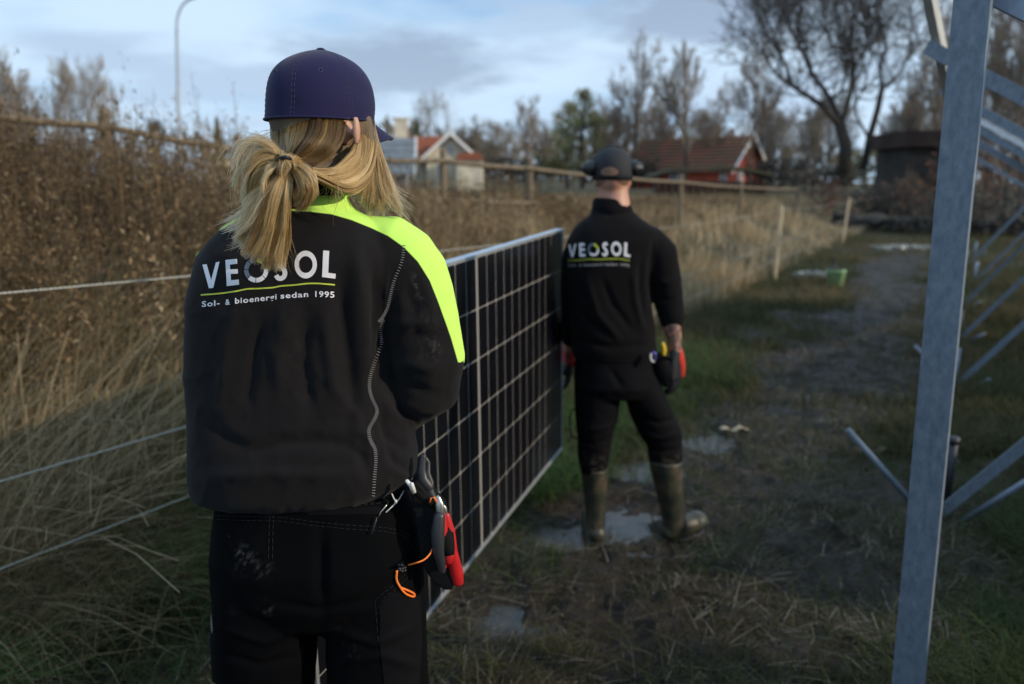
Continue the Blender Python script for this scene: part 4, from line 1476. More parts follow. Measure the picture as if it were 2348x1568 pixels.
def head_shape(mb, c, f, s=1.0):
    """skull, jaw, nose, lips, brow and ears; f = facing direction (unit, horizontal)"""
    f = Vector(f).normalized(); r = Vector((f.y, -f.x, 0)); z = Vector((0, 0, 1))
    R = Matrix((r, f, z)).transposed()
    T = lambda x, y, zz: Vector(c) + (r * x + f * y + z * zz) * s
    E = lambda q, rad: mb.add(*ellipsoid(q, [k * s for k in rad], R, 18, 12))
    E(T(0, -.012, .012), (.076, .094, .098)); E(T(0, .03, -.03), (.062, .066, .075)); E(T(0, .045, -.075), (.045, .05, .042))
    E(T(0, .070, -.098), (.022, .022, .018))
    mb.tube([T(0, .088, .0), T(0, .105, -.035), T(0, .100, -.045)], [.008 * s, .014 * s, .013 * s], 8, 1, None, True)
    E(T(0, .09, -.068), (.022, .012, .010)); E(T(.03, .078, .006), (.018, .012, .008)); E(T(-.03, .078, .006), (.018, .012, .008))
    for sx in (-1, 1):
        E(T(sx * .078, -.008, -.022), (.010, .020, .033))
        E(T(sx * .031, .080, -.012), (.012, .010, .009))
    return T


# ============ the woman in front
wroot = thing("person", "person in charcoal sweater with yellow-green yoke, navy cap and blond ponytail, nearest the camera", "person", (-.36, 1.42, 0), "workers carrying the solar panel")
HF = Vector((math.sin(math.radians(42)), math.cos(math.radians(42)), 0))
hc = W(736, 272, 1.45)
mb = MB()
TW = head_shape(mb, hc + HF * .004, HF, .92)
mb.tube([hc - Vector((0, 0, .025)), W(815, 306, 1.388)], .008, 8, 1, None, True)
mb.add(*ellipsoid(W(817, 300, 1.380), (.0065, .011, .027), Matrix.Rotation(-.5, 3, 'Z'), 16, 10))
nk = W(705, 470, 1.44)
mb.tube([nk - Vector((0, 0, .06)), nk + Vector((.006, .0, .02)), hc + Vector((0, -.005, -.05))], [.064, .056, .055], 16, .95, None, True)
mb.add(*loft([(-.36, 1.45, W(700, 1150).z, .11, .07), (-.37, 1.45, W(700, 900).z, .12, .07), (-.37, 1.45, W(700, 620).z, .12, .065), (-.365, 1.45, W(700, 520).z, .09, .045)], 24))
hipz = W(700, 1300).z
for s_, ux in ((-1, 617), (1, 855)):
    hx = W(ux, 1500, 1.44).x
    mb.tube([(hx, 1.45, hipz + .03), (hx * 1.0, 1.46, .50), (hx, 1.44, .12), (hx + .005, 1.56, .05)], [.055, .045, .035, .03], 14, 1, None, True)
rs, re_, rw = Vector((-.235, 1.44, 1.47)), Vector((-.145, 1.44, 1.245)), Vector((-.385, 1.630, 1.13))
ls, le, lw = Vector((-.50, 1.45, 1.43)), Vector((-.545, 1.47, 1.21)), Vector((-.475, 1.675, 1.10))
for a_, b_, c_ in ((rs, re_, rw), (ls, le, lw)):
    mb.tube([a_, b_], [.033, .030], 12, 1, None, True); mb.tube([b_, c_], [.030, .024], 12, 1, None, True)
v, f, n_ = fuse(mb, .0055, 5)
obj("body", v, f, M['skin'], wroot, True)
mb = MB()
hand(mb, rw, (-.25, .9, .0), (-1, -.3, 0), 1, .95, .8, 1.08); hand(mb, lw, (.25, .9, 0), (1, -.2, 0), -1, .95, .8, 1.08)
v, f, n_ = fuse(mb, .004, 2)
obj("gloves", v, f, M['glove_blk'], wroot, True)

# trousers
mb = MB()
dpt = 1.44
cx = lambda uL, uR: ((uL + uR) / 2 - 1173.5) / FD * dpt * .985
rx = lambda uL, uR: (uR - uL) / 2 / FD * dpt * .985


def ring(v, uL, uR, ry, cy=dpt, e=2.4, tilt=0):
    z = W((uL + uR) / 2, v, dpt).z
    sc = (W(uR, v, dpt).x - W(uL, v, dpt).x) / 2
    return ((W(uL, v, dpt).x + W(uR, v, dpt).x) / 2, cy, z, sc, ry, e, tilt)


mb.add(*loft([ring(1085, 505, 920, .105, 1.44), ring(1150, 503, 940, .108, 1.44), ring(1200, 497, 958, .115, 1.437), ring(1260, 494, 972, .122, 1.432), ring(1330, 494, 975, .120, 1.435), ring(1385, 500, 974, .10, 1.44), ring(1430, 540, 930, .06, 1.45)], 56))
for (uo, ui, s_) in ((500, 727, -1), (975, 752, 1)):
    L_, R_ = min(uo, ui), max(uo, ui)
    g = [ring(1290, L_ + 6, R_ - 6 if s_ < 0 else R_ - 4, .10, 1.43), ring(1370, L_ - 1, R_ + 1, .106, 1.437), ring(1470, L_ - 1, R_ - (3 if s_ < 0 else -2), .103, 1.44), ring(1600, L_ + 4, R_ - 12 if s_ < 0 else R_ + 6, .095, 1.445)]
    x0_, z0_ = g[-1][0], g[-1][2]
    g += [(x0_ + s_ * .0, 1.45, .50, .082, .085), (x0_, 1.45, .34, .08, .08), (x0_ + s_ * .005, 1.445, .15, .082, .085), (x0_ + s_ * .005, 1.445, .075, .08, .085)]
    mb.add(*loft(g, 40))
v, f, n_ = fuse(mb, .006, 5)
u_, v_ = uv_of(v)
back = np.clip(-n_[:, 1] * 1.5, 0, 1)


def seg_dist(U, Vv, poly):
    best = np.full(len(U), 1e9)
    for (a, b), (c, d) in zip(poly[:-1], poly[1:]):
        L2 = (c - a) ** 2 + (d - b) ** 2
        t = np.clip(((U - a) * (c - a) + (Vv - b) * (d - b)) / L2, 0, 1)
        best = np.minimum(best, np.hypot(U - a - t * (c - a), Vv - b - t * (d - b)))
    return best


def fold(U, Vv, poly, width, amp, n, fade=60):
    """ridge (amp>0) or valley along a polyline, tapering towards its ends"""
    P_ = np.array(poly, float)
    ds = seg_dist(U, Vv, poly)
    e0 = np.hypot(U - P_[0, 0], Vv - P_[0, 1]); e1 = np.hypot(U - P_[-1, 0], Vv - P_[-1, 1])
    k = np.clip(np.minimum(e0, e1) / fade, 0, 1)
    return amp * np.exp(-(ds / width) ** 2) * (.25 + .75 * k)


def nz3(P_, sx, sy, sz, seed=0):
    return fbm(P_[:, 0] * sx + P_[:, 1] * sy * .7 + seed, P_[:, 2] * sz - P_[:, 1] * sy * .6 + seed * 1.7, 4) - .5


disp = .006 * nz3(v, 9, 9, 14, 3) + .010 * nz3(v, 4, 4, 5, 9)
for poly, w_, a_ in [([(735, 1210), (738, 1400)], 14, -.012), ([(640, 1380), (735, 1400), (850, 1370)], 10, -.006), ([(505, 1440), (610, 1470), (700, 1430)], 9, .006), ([(760, 1440), (860, 1475), (965, 1430)], 9, .006),
                     ([(510, 1500), (600, 1525), (705, 1500)], 8, -.006), ([(790, 1520), (880, 1500), (970, 1530)], 9, .006), ([(900, 1180), (940, 1260), (960, 1330)], 9, -.006), ([(620, 1190), (560, 1290)], 14, .004)]:
    disp += fold(u_, v_, poly, w_, a_, n_) * back
v = v + n_ * disp[:, None]
dirt = np.zeros(len(v))
nn = fbm(u_ / 4, v_ / 4, 4)
for (a, b, w_, s_) in [(527, 1233, 6, .6), (560, 1280, 24, .45), (600, 1300, 22, .35), (560, 1262, 14, .6), (614, 1392, 14, .45), (540, 1400, 10, .2), (920, 1385, 7, .2), (945, 1310, 8, .35), (800, 1490, 30, .1), (912, 1268, 4, .3), (780, 1430, 20, .08)]:
    dirt += .7 * s_ * np.exp(-((u_ - a) ** 2 + (v_ - b) ** 2) / w_ ** 2) * sstep(.5, .75, nn)
dirt *= back
trs = obj("trousers", v, f, M['trousers'], wroot, True, {"dirt": np.clip(dirt, 0, 1)})

# boots
for s_, ux in ((-1, 615), (1, 862)):
    hx = W(ux, 1560, 1.44).x
    mb = MB(); mb.tube([(hx, 1.44, .17), (hx, 1.44, .09), (hx, 1.45, .05)], [.055, .052, .05], 14, 1, None, True)
    mb.tube([(hx, 1.40, .045), (hx + s_ * .01, 1.50, .045), (hx + s_ * .02, 1.60, .04)], [.042, .048, .045], 14, .85, None, True)
    v, f, n_ = fuse(mb, .006, 3)
    obj("boot", v, f, M['boot_dark'], wroot, True)

# sweater
mb = MB()
yc = 1.45


def sring(v, uL, uR, ry, cy=yc, e=2.5, tilt=0):
    a, b = W(uL, v, cy), W(uR, v, cy)
    return ((a.x + b.x) / 2, cy, (a.z + b.z) / 2, (b.x - a.x) / 2, ry, e, tilt)


mb.add(*loft([sring(1126, 500, 915, .105, 1.44, 2.4, .06), sring(1115, 462, 935, .122, 1.44, 2.4, .07), sring(1100, 443, 955, .132, 1.44, 2.4, .07), sring(1050, 439, 958, .137, 1.44, 2.4, .06), sring(1000, 440, 948, .134, 1.44, 2.3, .05), sring(930, 438, 925, .130, 1.445, 2.3, .03),
              sring(850, 436, 905, .126, 1.45), sring(760, 437, 900, .124, 1.45), sring(690, 441, 905, .125, 1.45), sring(630, 452, 915, .123, 1.45), sring(590, 463, 920, .118, 1.45), sring(553, 484, 910, .108, 1.45, 2.3),
              sring(520, 515, 885, .095, 1.45, 2.2), sring(498, 548, 850, .084, 1.447, 2.2), sring(482, 580, 815, .078, 1.443, 2.1), sring(466, 600, 800, .074, 1.44, 2.0), sring(450, 606, 795, .072, 1.44, 2.0), sring(444, 612, 788, .066, 1.44, 2.0)], 72))
# right sleeve
mb.tube([W(842, 558, 1.45), W(882, 566, 1.45), W(916, 596, 1.45), W(938, 630, 1.448), W(950, 670, 1.445), W(966, 740, 1.44), W(980, 820, 1.435), W(976, 880, 1.45), W(930, 915, 1.50), W(860, 925, 1.56), W(800, 935, 1.61)],
        [.050, .062, .068, .070, .0705, .070, .069, .066, .062, .052, .045], 28, 1, (0, 1, 0), True)
# left sleeve
mb.tube([W(560, 570, 1.45), W(512, 610, 1.45), W(492, 700, 1.45), W(486, 800, 1.45), W(484, 880, 1.47), W(500, 920, 1.53), W(560, 940, 1.60), W(620, 950, 1.64)],
        [.040, .050, .050, .048, .046, .046, .045, .042], 24, 1, (0, 1, 0), True)
v, f, n_ = fuse(mb, .0052, 7)
u_, v_ = uv_of(v)
back = np.clip(-n_[:, 1] * 1.8 + .15, 0, 1)
slv = sstep(875, 915, u_) * sstep(1000, 960, v_)          # the sleeve side keeps its own folds
disp = .007 * nz3(v, 7, 7, 3.2, 1) * (1 - .5 * slv) + .0035 * nz3(v, 20, 20, 11, 5)
F_ = [
    ([(812, 560), (826, 680), (836, 800), (822, 900)], 20, .0085), ([(778, 640), (792, 760), (812, 900), (800, 980)], 17, -.0095), ([(742, 700), (752, 800), (770, 930)], 16, .0075),
    ([(700, 720), (694, 830), (716, 960)], 17, -.0085), ([(655, 700), (640, 800), (636, 920)], 18, .006), ([(600, 720), (580, 820), (560, 960)], 18, -.0085), ([(545, 690), (524, 800), (505, 930)], 17, .006),
    ([(855, 600), (862, 700), (850, 800)], 12, -.006), ([(890, 590), (885, 680), (872, 740)], 11, .005),
    ([(560, 1035), (640, 1015), (730, 1010), (820, 1022)], 16, -.010), ([(800, 1025), (832, 1050), (842, 1085)], 10, -.009), ([(810, 985), (845, 1000), (852, 1030)], 12, .009), ([(480, 1090), (620, 1085), (760, 1090), (830, 1080)], 17, .0075),
    ([(470, 960), (520, 1010), (600, 1040)], 16, -.006), ([(870, 905), (895, 950), (935, 975)], 12, .011), ([(868, 950), (890, 1000), (930, 1030)], 11, -.009), ([(885, 1010), (905, 1060), (948, 1085)], 10, -.006), ([(885, 1070), (925, 1090), (955, 1070)], 9, .006),
    ([(760, 880), (800, 930), (835, 990)], 14, .006),
    ([(905, 790), (950, 770), (1010, 775)], 13, -.007), ([(890, 740), (940, 742), (1015, 735)], 14, .006), ([(900, 840), (950, 835), (1010, 850)], 13, .006), ([(905, 880), (955, 890), (1010, 910)], 13, -.007), ([(900, 920), (960, 935), (1010, 925)], 12, .005),
    ([(925, 640), (945, 700), (950, 760)], 15, -.006), ([(965, 620), (985, 690), (990, 750)], 13, .005),
    ([(878, 740), (872, 800), (868, 870)], 9, -.010),
]
for poly, w_, a_ in F_: disp += 1.25 * fold(u_, v_, poly, w_ * .95, a_, n_) * back
rd = 1 - np.abs(2 * fbm(u_ / 60 + 3, v_ / 95 + u_ / 300, 3) - 1)
disp += .0028 * (rd ** 4 - .3) * back * sstep(560, 700, v_)
v = v + n_ * disp[:, None]
u_, v_ = uv_of(v)
yk = [(440, 600), (470, 556), (497, 531), (540, 508), (580, 490), (640, 483), (700, 484), (760, 491), (805, 504), (850, 522), (890, 541), (925, 566), (958, 600), (985, 643), (1003, 688), (1020, 735), (1034, 775), (1050, 830)]
ds = seg_dist(u_, v_, yk)
below = v_ > np.interp(u_, [p_[0] for p_ in yk], [p_[1] for p_ in yk])
sd = np.where(below, -ds, ds) * .00078
dirt = np.zeros(len(v)); nn = fbm(u_ / 5, v_ / 9, 4)
for (a, b, w_, s_) in [(955, 660, 9, .35), (948, 640, 6, .3), (962, 690, 8, .25), (975, 770, 30, .10), (1000, 800, 10, .2), (690, 790, 60, .03)]:
    dirt += s_ * np.exp(-((u_ - a) ** 2 / w_ ** 2 + (v_ - b) ** 2 / (w_ * 2) ** 2)) * sstep(.45, .7, nn)
sweater = obj("sweater", v, f, M['sweater'], wroot, True, {"yoke": sd, "dirt": np.clip(dirt, 0, 1)})
bvh_s = BVHTree.FromPolygons([tuple(p_) for p_ in v], [tuple(q) for q in f])
vt, ft = np.array([w_.co for w_ in trs.data.vertices]), [tuple(p_.vertices) for p_ in trs.data.polygons]
bvh_t = BVHTree.FromPolygons([tuple(p_) for p_ in vt], ft)
CAM = Vector((0, 0, CAM_H))


def on(bvh, u, v, off=.0012):
    d = (pt(u, v, 1.0) - CAM).normalized()
    h, n, i, t = bvh.ray_cast(CAM, d)
    if h is None: return None
    if n.dot(d) > 0: n = -n
    return h + n * off


def decal(name, polys, bvh, m, parent, step=7.0, off=.0012, thick=.0007, holes=None):
    """flat print: polygons in picture units cut into a fine grid and laid on the cloth"""
    bm = bmesh.new()
    for poly in polys:
        vs = [bm.verts.new((p_[0], p_[1], 0)) for p_ in poly]
        try: bm.faces.new(vs)
        except ValueError: pass
    bmesh.ops.triangulate(bm, faces=bm.faces[:])
    xs = [w_.co.x for w_ in bm.verts]; ys = [w_.co.y for w_ in bm.verts]
    for k in range(int(min(xs) // step), int(max(xs) // step) + 1):
        bmesh.ops.bisect_plane(bm, geom=bm.verts[:] + bm.edges[:] + bm.faces[:], plane_co=(k * step, 0, 0), plane_no=(1, 0, 0))
    for k in range(int(min(ys) // step), int(max(ys) // step) + 1):
        bmesh.ops.bisect_plane(bm, geom=bm.verts[:] + bm.edges[:] + bm.faces[:], plane_co=(0, k * step, 0), plane_no=(0, 1, 0))
    V, F, mp = [], [], {}
    for w_ in bm.verts:
        h = on(bvh, w_.co.x, w_.co.y, off)
        if h is not None: mp[w_.index if False else w_] = len(V); V.append(h)
    for p_ in bm.faces:
        if all(q in mp for q in p_.verts):
            F.append(tuple(mp[q] for q in p_.verts))
    bm.free()
    o = obj(name, V, F, m, parent, True)
    return o


# lettering drawn as outlines, in units of the chest line: x 0..1565, y up from the line
Z1 = lambda p_: (401 + p_[0] * .1952, 515.7 + p_[1] * .1952)


def stroke_ring(cx_, cy_, rx_, ry_, wx, wy, a0, a1, n=18, rot=0):
    out, inn = [], []
    for i in range(n + 1):
        t = a0 + (a1 - a0) * i / n
        for L_, r1, r2 in ((out, rx_, ry_), (inn, rx_ - wx, ry_ - wy)):
            x_, y_ = r1 * math.cos(t), r2 * math.sin(t)
            L_.append((cx_ + x_ * math.cos(rot) - y_ * math.sin(rot), cy_ + x_ * math.sin(rot) + y_ * math.cos(rot)))
    return [[out[i], out[i + 1], inn[i + 1], inn[i]] for i in range(n)]


def ribbon(pts, w, n=30):
    P_ = spline(pts, n); T_ = np.gradient(P_, axis=0); T_ /= np.linalg.norm(T_, axis=1)[:, None]
    Nn = np.stack([-T_[:, 1], T_[:, 0]], 1) * w / 2
    A, B = P_ + Nn, P_ - Nn
    return [[tuple(A[i]), tuple(A[i + 1]), tuple(B[i + 1]), tuple(B[i])] for i in range(n - 1)]


LET = {
    'V': [[(330, 468), (380, 463), (432, 650), (405, 745)], [(405, 745), (432, 650), (448, 700), (455, 740)], [(432, 650), (486, 443), (529, 434), (455, 740)]],
    'E': [[(597, 415), (645, 409), (668, 712), (613, 718)], [(645, 409), (733, 402), (736, 457), (649, 467)], [(650, 524), (742, 519), (744, 572), (655, 578)], [(663, 650), (753, 642), (757, 702), (668, 712)]],
    'S': ribbon([(1300, 402), (1282, 372), (1247, 368), (1218, 400), (1215, 440), (1240, 478), (1278, 520), (1294, 565), (1280, 610), (1243, 630), (1210, 620), (1190, 590)], 56, 34),
    'O': stroke_ring(1537, 466, 131, 162, 50, 64, 0, 2 * math.pi, 40),
    'L': [[(1742, 301), (1812, 307), (1800, 562), (1728, 612)], [(1728, 612), (1800, 562), (1886, 572), (1883, 630)]],
}
ringc = (957, 530)
gaps = [math.radians(a) for a in (92, 42, -8, 135, 182, 228, 275, 318)]
ss = sorted(a % (2 * math.pi) for a in gaps)
segs_w, segs_d, segs_y = [], [], []
for i in range(len(ss)):
    a0, a1 = ss[i] + .03, (ss[(i + 1) % len(ss)] + (2 * math.pi if i == len(ss) - 1 else 0)) - .03
    mid_ = math.degrees((a0 + a1) / 2) % 360
    g = stroke_ring(ringc[0], ringc[1], 143, 146, 52, 54, a0, a1, 6)
    (segs_d if 135 < mid_ < 270 else (segs_y if mid_ > 270 else segs_w)).extend(g)
line = ribbon([(310, 822), (500, 808), (700, 782), (850, 752), (1000, 745), (1150, 735), (1250, 716), (1400, 705), (1550, 688), (1700, 688), (1875, 702)], 17, 40)

allw = [p_ for k in 'VESOL' for p_ in LET[k]] + segs_w
logo = decal("chest_print", [[Z1(q) for q in p_] for p_ in allw], bvh_s, M['print'], sweater)
decal("chest_print_slate", [[Z1(q) for q in p_] for p_ in segs_d], bvh_s, M['print_dim'], sweater)
decal("chest_print_ring", [[Z1(q) for q in p_] for p_ in segs_y], bvh_s, M['print_yel'], sweater)
decal("chest_line", [[Z1(q) for q in p_] for p_ in line], bvh_s, M['print_yel'], sweater)


def text_tris(s, bold=.0):
    cu = bpy.data.curves.new("t", 'FONT'); cu.body = s; cu.size = 1; cu.resolution_u = 3; cu.offset = bold
    cu.space_character = 1.12
    o = bpy.data.objects.new("t", cu); COL.objects.link(o)
    dg = bpy.context.evaluated_depsgraph_get()
    me = bpy.data.meshes.new_from_object(o.evaluated_get(dg))
    P_ = [[(me.vertices[i].co.x, me.vertices[i].co.y) for i in p_.vertices] for p_ in me.polygons]
    bpy.data.objects.remove(o); bpy.data.meshes.remove(me); bpy.data.curves.remove(cu)
    return P_


def words(place_list, conv, bvh, parent, m):
    polys = []
    for s, x0_, y0_, x1_, y1_, size in place_list:
        tr = text_tris(s, .018)
        xa = min(q[0] for p_ in tr for q in p_); xb = max(q[0] for p_ in tr for q in p_)
        for p_ in tr:
            polys.append([conv((x0_ + (q[0] - xa) / (xb - xa) * (x1_ - x0_), y0_ + (y1_ - y0_) * (q[0] - xa) / (xb - xa) - q[1] * size)) for q in p_])
    return decal("small_print", polys, bvh, m, parent, 9.0)


SM = [("Sol-", 322, 962, 530, 945, 92), ("&", 597, 938, 652, 934, 92), ("bioenergi", 708, 924, 1197, 872, 92), ("sedan", 1242, 864, 1568, 842, 92), ("1995", 1648, 842, 1868, 852, 98)]
words(SM, Z1, bvh_s, sweater, M['print'])


def stitches(name, path, bvh, m, parent, w=9, step=4.5, r=.0006, ladder=True, off=.001):
    pts = spline(path, int(sum(math.dist(a, b) for a, b in zip(path[:-1], path[1:])) / step))
    T_ = np.gradient(pts, axis=0); T_ /= np.linalg.norm(T_, axis=1)[:, None]
    m_ = MB()
    L1, L2 = [], []
    for p_, t in zip(pts, T_):
        nx_, ny_ = -t[1] * w / 2, t[0] * w / 2
        a = on(bvh, p_[0] - nx_, p_[1] - ny_, off); b = on(bvh, p_[0] + nx_, p_[1] + ny_, off)
        if a is None or b is None: continue
        if ladder: m_.tube([a, b], r, 4)
        L1.append(a); L2.append(b)
    if not ladder:
        for L_ in (L1, L2):
            for i in range(0, len(L_) - 1):
                if i % 3 != 2: m_.tube([L_[i], L_[i + 1]], r, 4)
    o = m_.build(name, m, parent)
    return tag(o, kind="stuff")


stitches("seam_stitching", [(926, 563), (921, 600), (905, 640), (896, 672), (890, 700), (880, 722), (868, 737)], bvh_s, M['thread'], sweater, 7)
stitches("seam_stitching", [(878, 733), (872, 760), (874, 790), (858, 830), (848, 862), (846, 890), (853, 915), (864, 940), (857, 962), (845, 985), (849, 1010), (859, 1030), (861, 1060), (858, 1095), (855, 1136)], bvh_s, M['thread'], sweater, 7.5)
stitches("seam_stitching", [(500, 1186), (560, 1188), (640, 1190), (720, 1200), (800, 1208), (880, 1214), (930, 1228), (958, 1262)], bvh_t, M['thread_dark'], trs, 9, 4, .0004, False)
stitches("seam_stitching", [(872, 1470), (866, 1400), (868, 1375), (905, 1345), (930, 1320)], bvh_t, M['thread_dark'], trs, 9, 4, .0004, False)
stitches("seam_stitching", [(624, 1160), (622, 1200), (620, 1280)], bvh_t, M['thread_dark'], trs, 9, 4, .0004, False)
stitches("seam_stitching", [(700, 1162), (790, 1160), (880, 1150), (930, 1138)], bvh_t, M['thread_dark'], trs, 3, 4, .0004, False)
# raised cargo pocket and belt loop
for nm, P_ in (("cargo_pocket", [(872, 1378), (905, 1352), (962, 1352), (966, 1470), (960, 1568), (880, 1568), (870, 1470)]), ("waist_label", [(705, 1163), (872, 1160), (872, 1178), (705, 1180)])):
    decal(nm, [P_], bvh_t, M['trousers_m'], trs, 8, .0016)
# zip puller and cable tie
zp = [on(bvh_t, *q, .003) for q in ((888, 1152), (882, 1160), (872, 1172), (866, 1185))]
MB().tube(zp, [.001, .0018, .0012, .001], 6).build("zip_puller", M['steel'], trs, True)
zp = [on(bvh_t, *q, .008) for q in ((860, 1183), (857, 1196), (850, 1222))]
MB().tube(zp, .0016, 6).build("zip_puller", M['grip_grey'], trs, True)
q_ = [on(bvh_t, *q, .012) or W(q[0], q[1], 1.33) for q in ((913, 1126), (905, 1143), (896, 1155), (878, 1172))]
q2 = [on(bvh_t, *q, .012) or W(q[0], q[1], 1.33) for q in ((888, 1130), (893, 1142), (898, 1148))]
MB().tube(q_, .0012, 6).tube(q2, .0013, 6).add(*ellipsoid(on(bvh_t, 897, 1149, .013), (.003, .003, .004), None, 8, 6)).build("cable_tie", M['cabletie'], trs, True)
# collar rim of the sweater
cr_ = [W(606 + 186 * i / 20, 449 - 8 * math.sin(math.pi * i / 20), 1.44) + Vector((0, -.073 * math.sin(math.pi * i / 20), 0)) for i in range(21)]
M['hivis'] = mat("yellow_green_rib", (.50, .86, .14), .85)
MB().tube(cr_, .0065, 8, 1, None, True).build("collar", M['hivis'], sweater, True)
# black fleece neck warmer under the hair
MB().tube([W(700, 470, 1.44), W(712, 440, 1.44), W(722, 418, 1.445)], [.064, .066, .062], 28, .95, None, True).build("neck_warmer", M['sweater_m'], wroot, True)

# ---- cap
mb = MB()
cap_prof = [(279, 615, 853), (262, 617, 855), (240, 617, 857), (215, 618.5, 854), (190, 622, 848), (170, 629, 838), (152, 643, 824), (138, 661, 806), (127, 683, 784), (119, 707, 763), (116, 725, 745)]
cap_r = []
FR = Matrix((Vector((HF.y, -HF.x, 0)), HF, Vector((0, 0, 1)))).transposed()
n = 72
V, F = [], []


def cap_pt(i_, t, grow_=0.0):
    v_, uL, uR = cap_prof[i_]
    a, b = W(uL, v_, 1.45), W(uR, v_, 1.45)
    c = (a + b) / 2; half = (b.x - a.x) / 2 + grow_
    # ellipse with long axis along the facing direction whose apparent half width is `half`
    k = 1.16
    sn, cs = math.sin(math.radians(42)), math.cos(math.radians(42))
    sx = half / math.sqrt((cs) ** 2 + (k * sn) ** 2)
    p_ = FR @ Vector((sx * math.cos(t), sx * k * math.sin(t), 0))
    return Vector((c.x, c.y, a.z)) + p_


for i in range(len(cap_prof)):
    for j in range(n):
        p_ = cap_pt(i, 2 * math.pi * j / n)
        pan = abs(math.sin(3 * (2 * math.pi * j / n)))          # six panels pinch in at the seams
        c = cap_pt(i, 0).lerp(cap_pt(i, math.pi), .5)
        V.append(c + (p_ - c) * (1 - .012 * (1 - pan) ** 3) + Vector((0, 0, 0)))
for i in range(len(cap_prof) - 1):
    for j in range(n): F.append((i * n + j, i * n + (j + 1) % n, (i + 1) * n + (j + 1) % n, (i + 1) * n + j))
F.append(tuple(range((len(cap_prof) - 1) * n, len(cap_prof) * n)))
F = F
crown = obj("cap", V, F, M['cap'], wroot, True)
sd_ = crown.modifiers.new("thick", 'SOLIDIFY'); sd_.thickness = .002; sd_.offset = -1
ss_ = crown.modifiers.new("sub", 'SUBSURF'); ss_.levels = 1; ss_.render_levels = 2
# creases of the cloth
for w_ in crown.data.vertices:
    uu, vv = uv_of(np.array(w_.co))
    k = 0
    for poly, wd, am in [([(770, 208), (800, 214), (840, 212)], 6, -.0042), ([(775, 196), (805, 200), (838, 200)], 7, .0026), ([(628, 230), (680, 245), (720, 240)], 9, -.0022)]:
        k += float(fold(np.array([uu]), np.array([vv]), poly, wd, am, None, 20)[0])
    w_.co = w_.co + (Vector(w_.co) - hc).normalized() * k
btn = W(735, 115, 1.45)
MB().add(*ellipsoid(btn + Vector((0, 0, -.001)), (.0085, .0085, .005), None, 16, 8)).build("button", M['cap'], crown, True)
_dg = bpy.context.evaluated_depsgraph_get(); _cm = crown.evaluated_get(_dg).to_mesh()
bvh_cap = BVHTree.FromPolygons([w_.co.copy() for w_ in _cm.vertices], [tuple(p_.vertices) for p_ in _cm.polygons])


def cap_on(p_, off=.0003):
    h, n_c2, i_, d_ = bvh_cap.find_nearest(p_ + (p_ - hc).normalized() * .004)
    return h + (p_ - hc).normalized() * off


seam = MB()
for s6 in range(6):
    t = math.pi * s6 / 3
    for off in (-.028, 0, .028):
        ln = []
        for i in range(len(cap_prof)):
            c = cap_pt(i, 0).lerp(cap_pt(i, math.pi), .5); p_ = cap_pt(i, t + off)
            ln.append(c + (p_ - c) * (.992 if off == 0 else .997) + (p_ - c).normalized() * .0001)
        sp_ = [cap_on(Vector(q)) for q in spline(ln, 40)]
        if off == 0: continue
        for i in range(0, 39, 2): seam.tube([sp_[i], sp_[i + 1]], .0004, 4)
M['cap_thread'] = mat("cap_thread", (.05, .05, .085), .8)
tag(seam.build("stitching", M['cap_thread'], crown), kind="stuff")
rim = [cap_pt(0, 2 * math.pi * j / 60) + Vector((0, 0, .001)) for j in range(61)]
MB().tube(rim, .0018, 6).build("hem_band", M['cap'], crown, True)
for s6 in range(6):
    t = math.pi * s6 / 3 + math.pi / 6
    i = 4
    p_ = cap_pt(i, t); c = cap_pt(i, 0).lerp(cap_pt(i, math.pi), .5)
    p_ = p_ + (Vector((0, 0, 1)) * .012)
    nr = (p_ - c).normalized()
    c2 = cap_on(p_)
    rg = []
    a_ = nr.orthogonal().normalized(); b_ = nr.cross(a_)
    for j in range(13): rg.append(c2 + a_ * .0032 * math.cos(j * math.pi / 6) + b_ * .0032 * math.sin(j * math.pi / 6))
    MB().tube(rg, .0009, 5).build("eyelet", M['cap_thread'], crown, True)
# brim: curved, sloping down towards the right, away from the camera
V, F = [], []
nb, mbk = 22, 8
rt_ = Vector((HF.y, -HF.x, 0))
c0 = cap_pt(0, 0).lerp(cap_pt(0, math.pi), .5)
for lay in (0, .003):
    for j in range(nb + 1):
        t = -1 + 2 * j / nb
        ang = math.pi / 2 - t * .84
        base = cap_pt(0, ang)
        for i in range(mbk + 1):
            r_ = i / mbk
            ext = .060 * (1 - abs(t) ** 1.6) * r_
            p_ = base + HF * ext - Vector((0, 0, .027 * r_ * (1 - .4 * abs(t)) + .024 * t * t * (.3 + .7 * r_) - .004)) - Vector((0, 0, lay))
            V.append(p_)
S_ = (nb + 1) * (mbk + 1)
for lay in range(2):
    for j in range(nb):
        for i in range(mbk):
            a = lay * S_ + j * (mbk + 1) + i
            q = (a, a + mbk + 1, a + mbk + 2, a + 1)
            F.append(q if lay == 0 else q[::-1])
for j in range(nb):
    a = j * (mbk + 1) + mbk; F.append((a, a + mbk + 1, a + mbk + 1 + S_, a + S_))
obj("brim", V, F, M['cap'], crown, True)

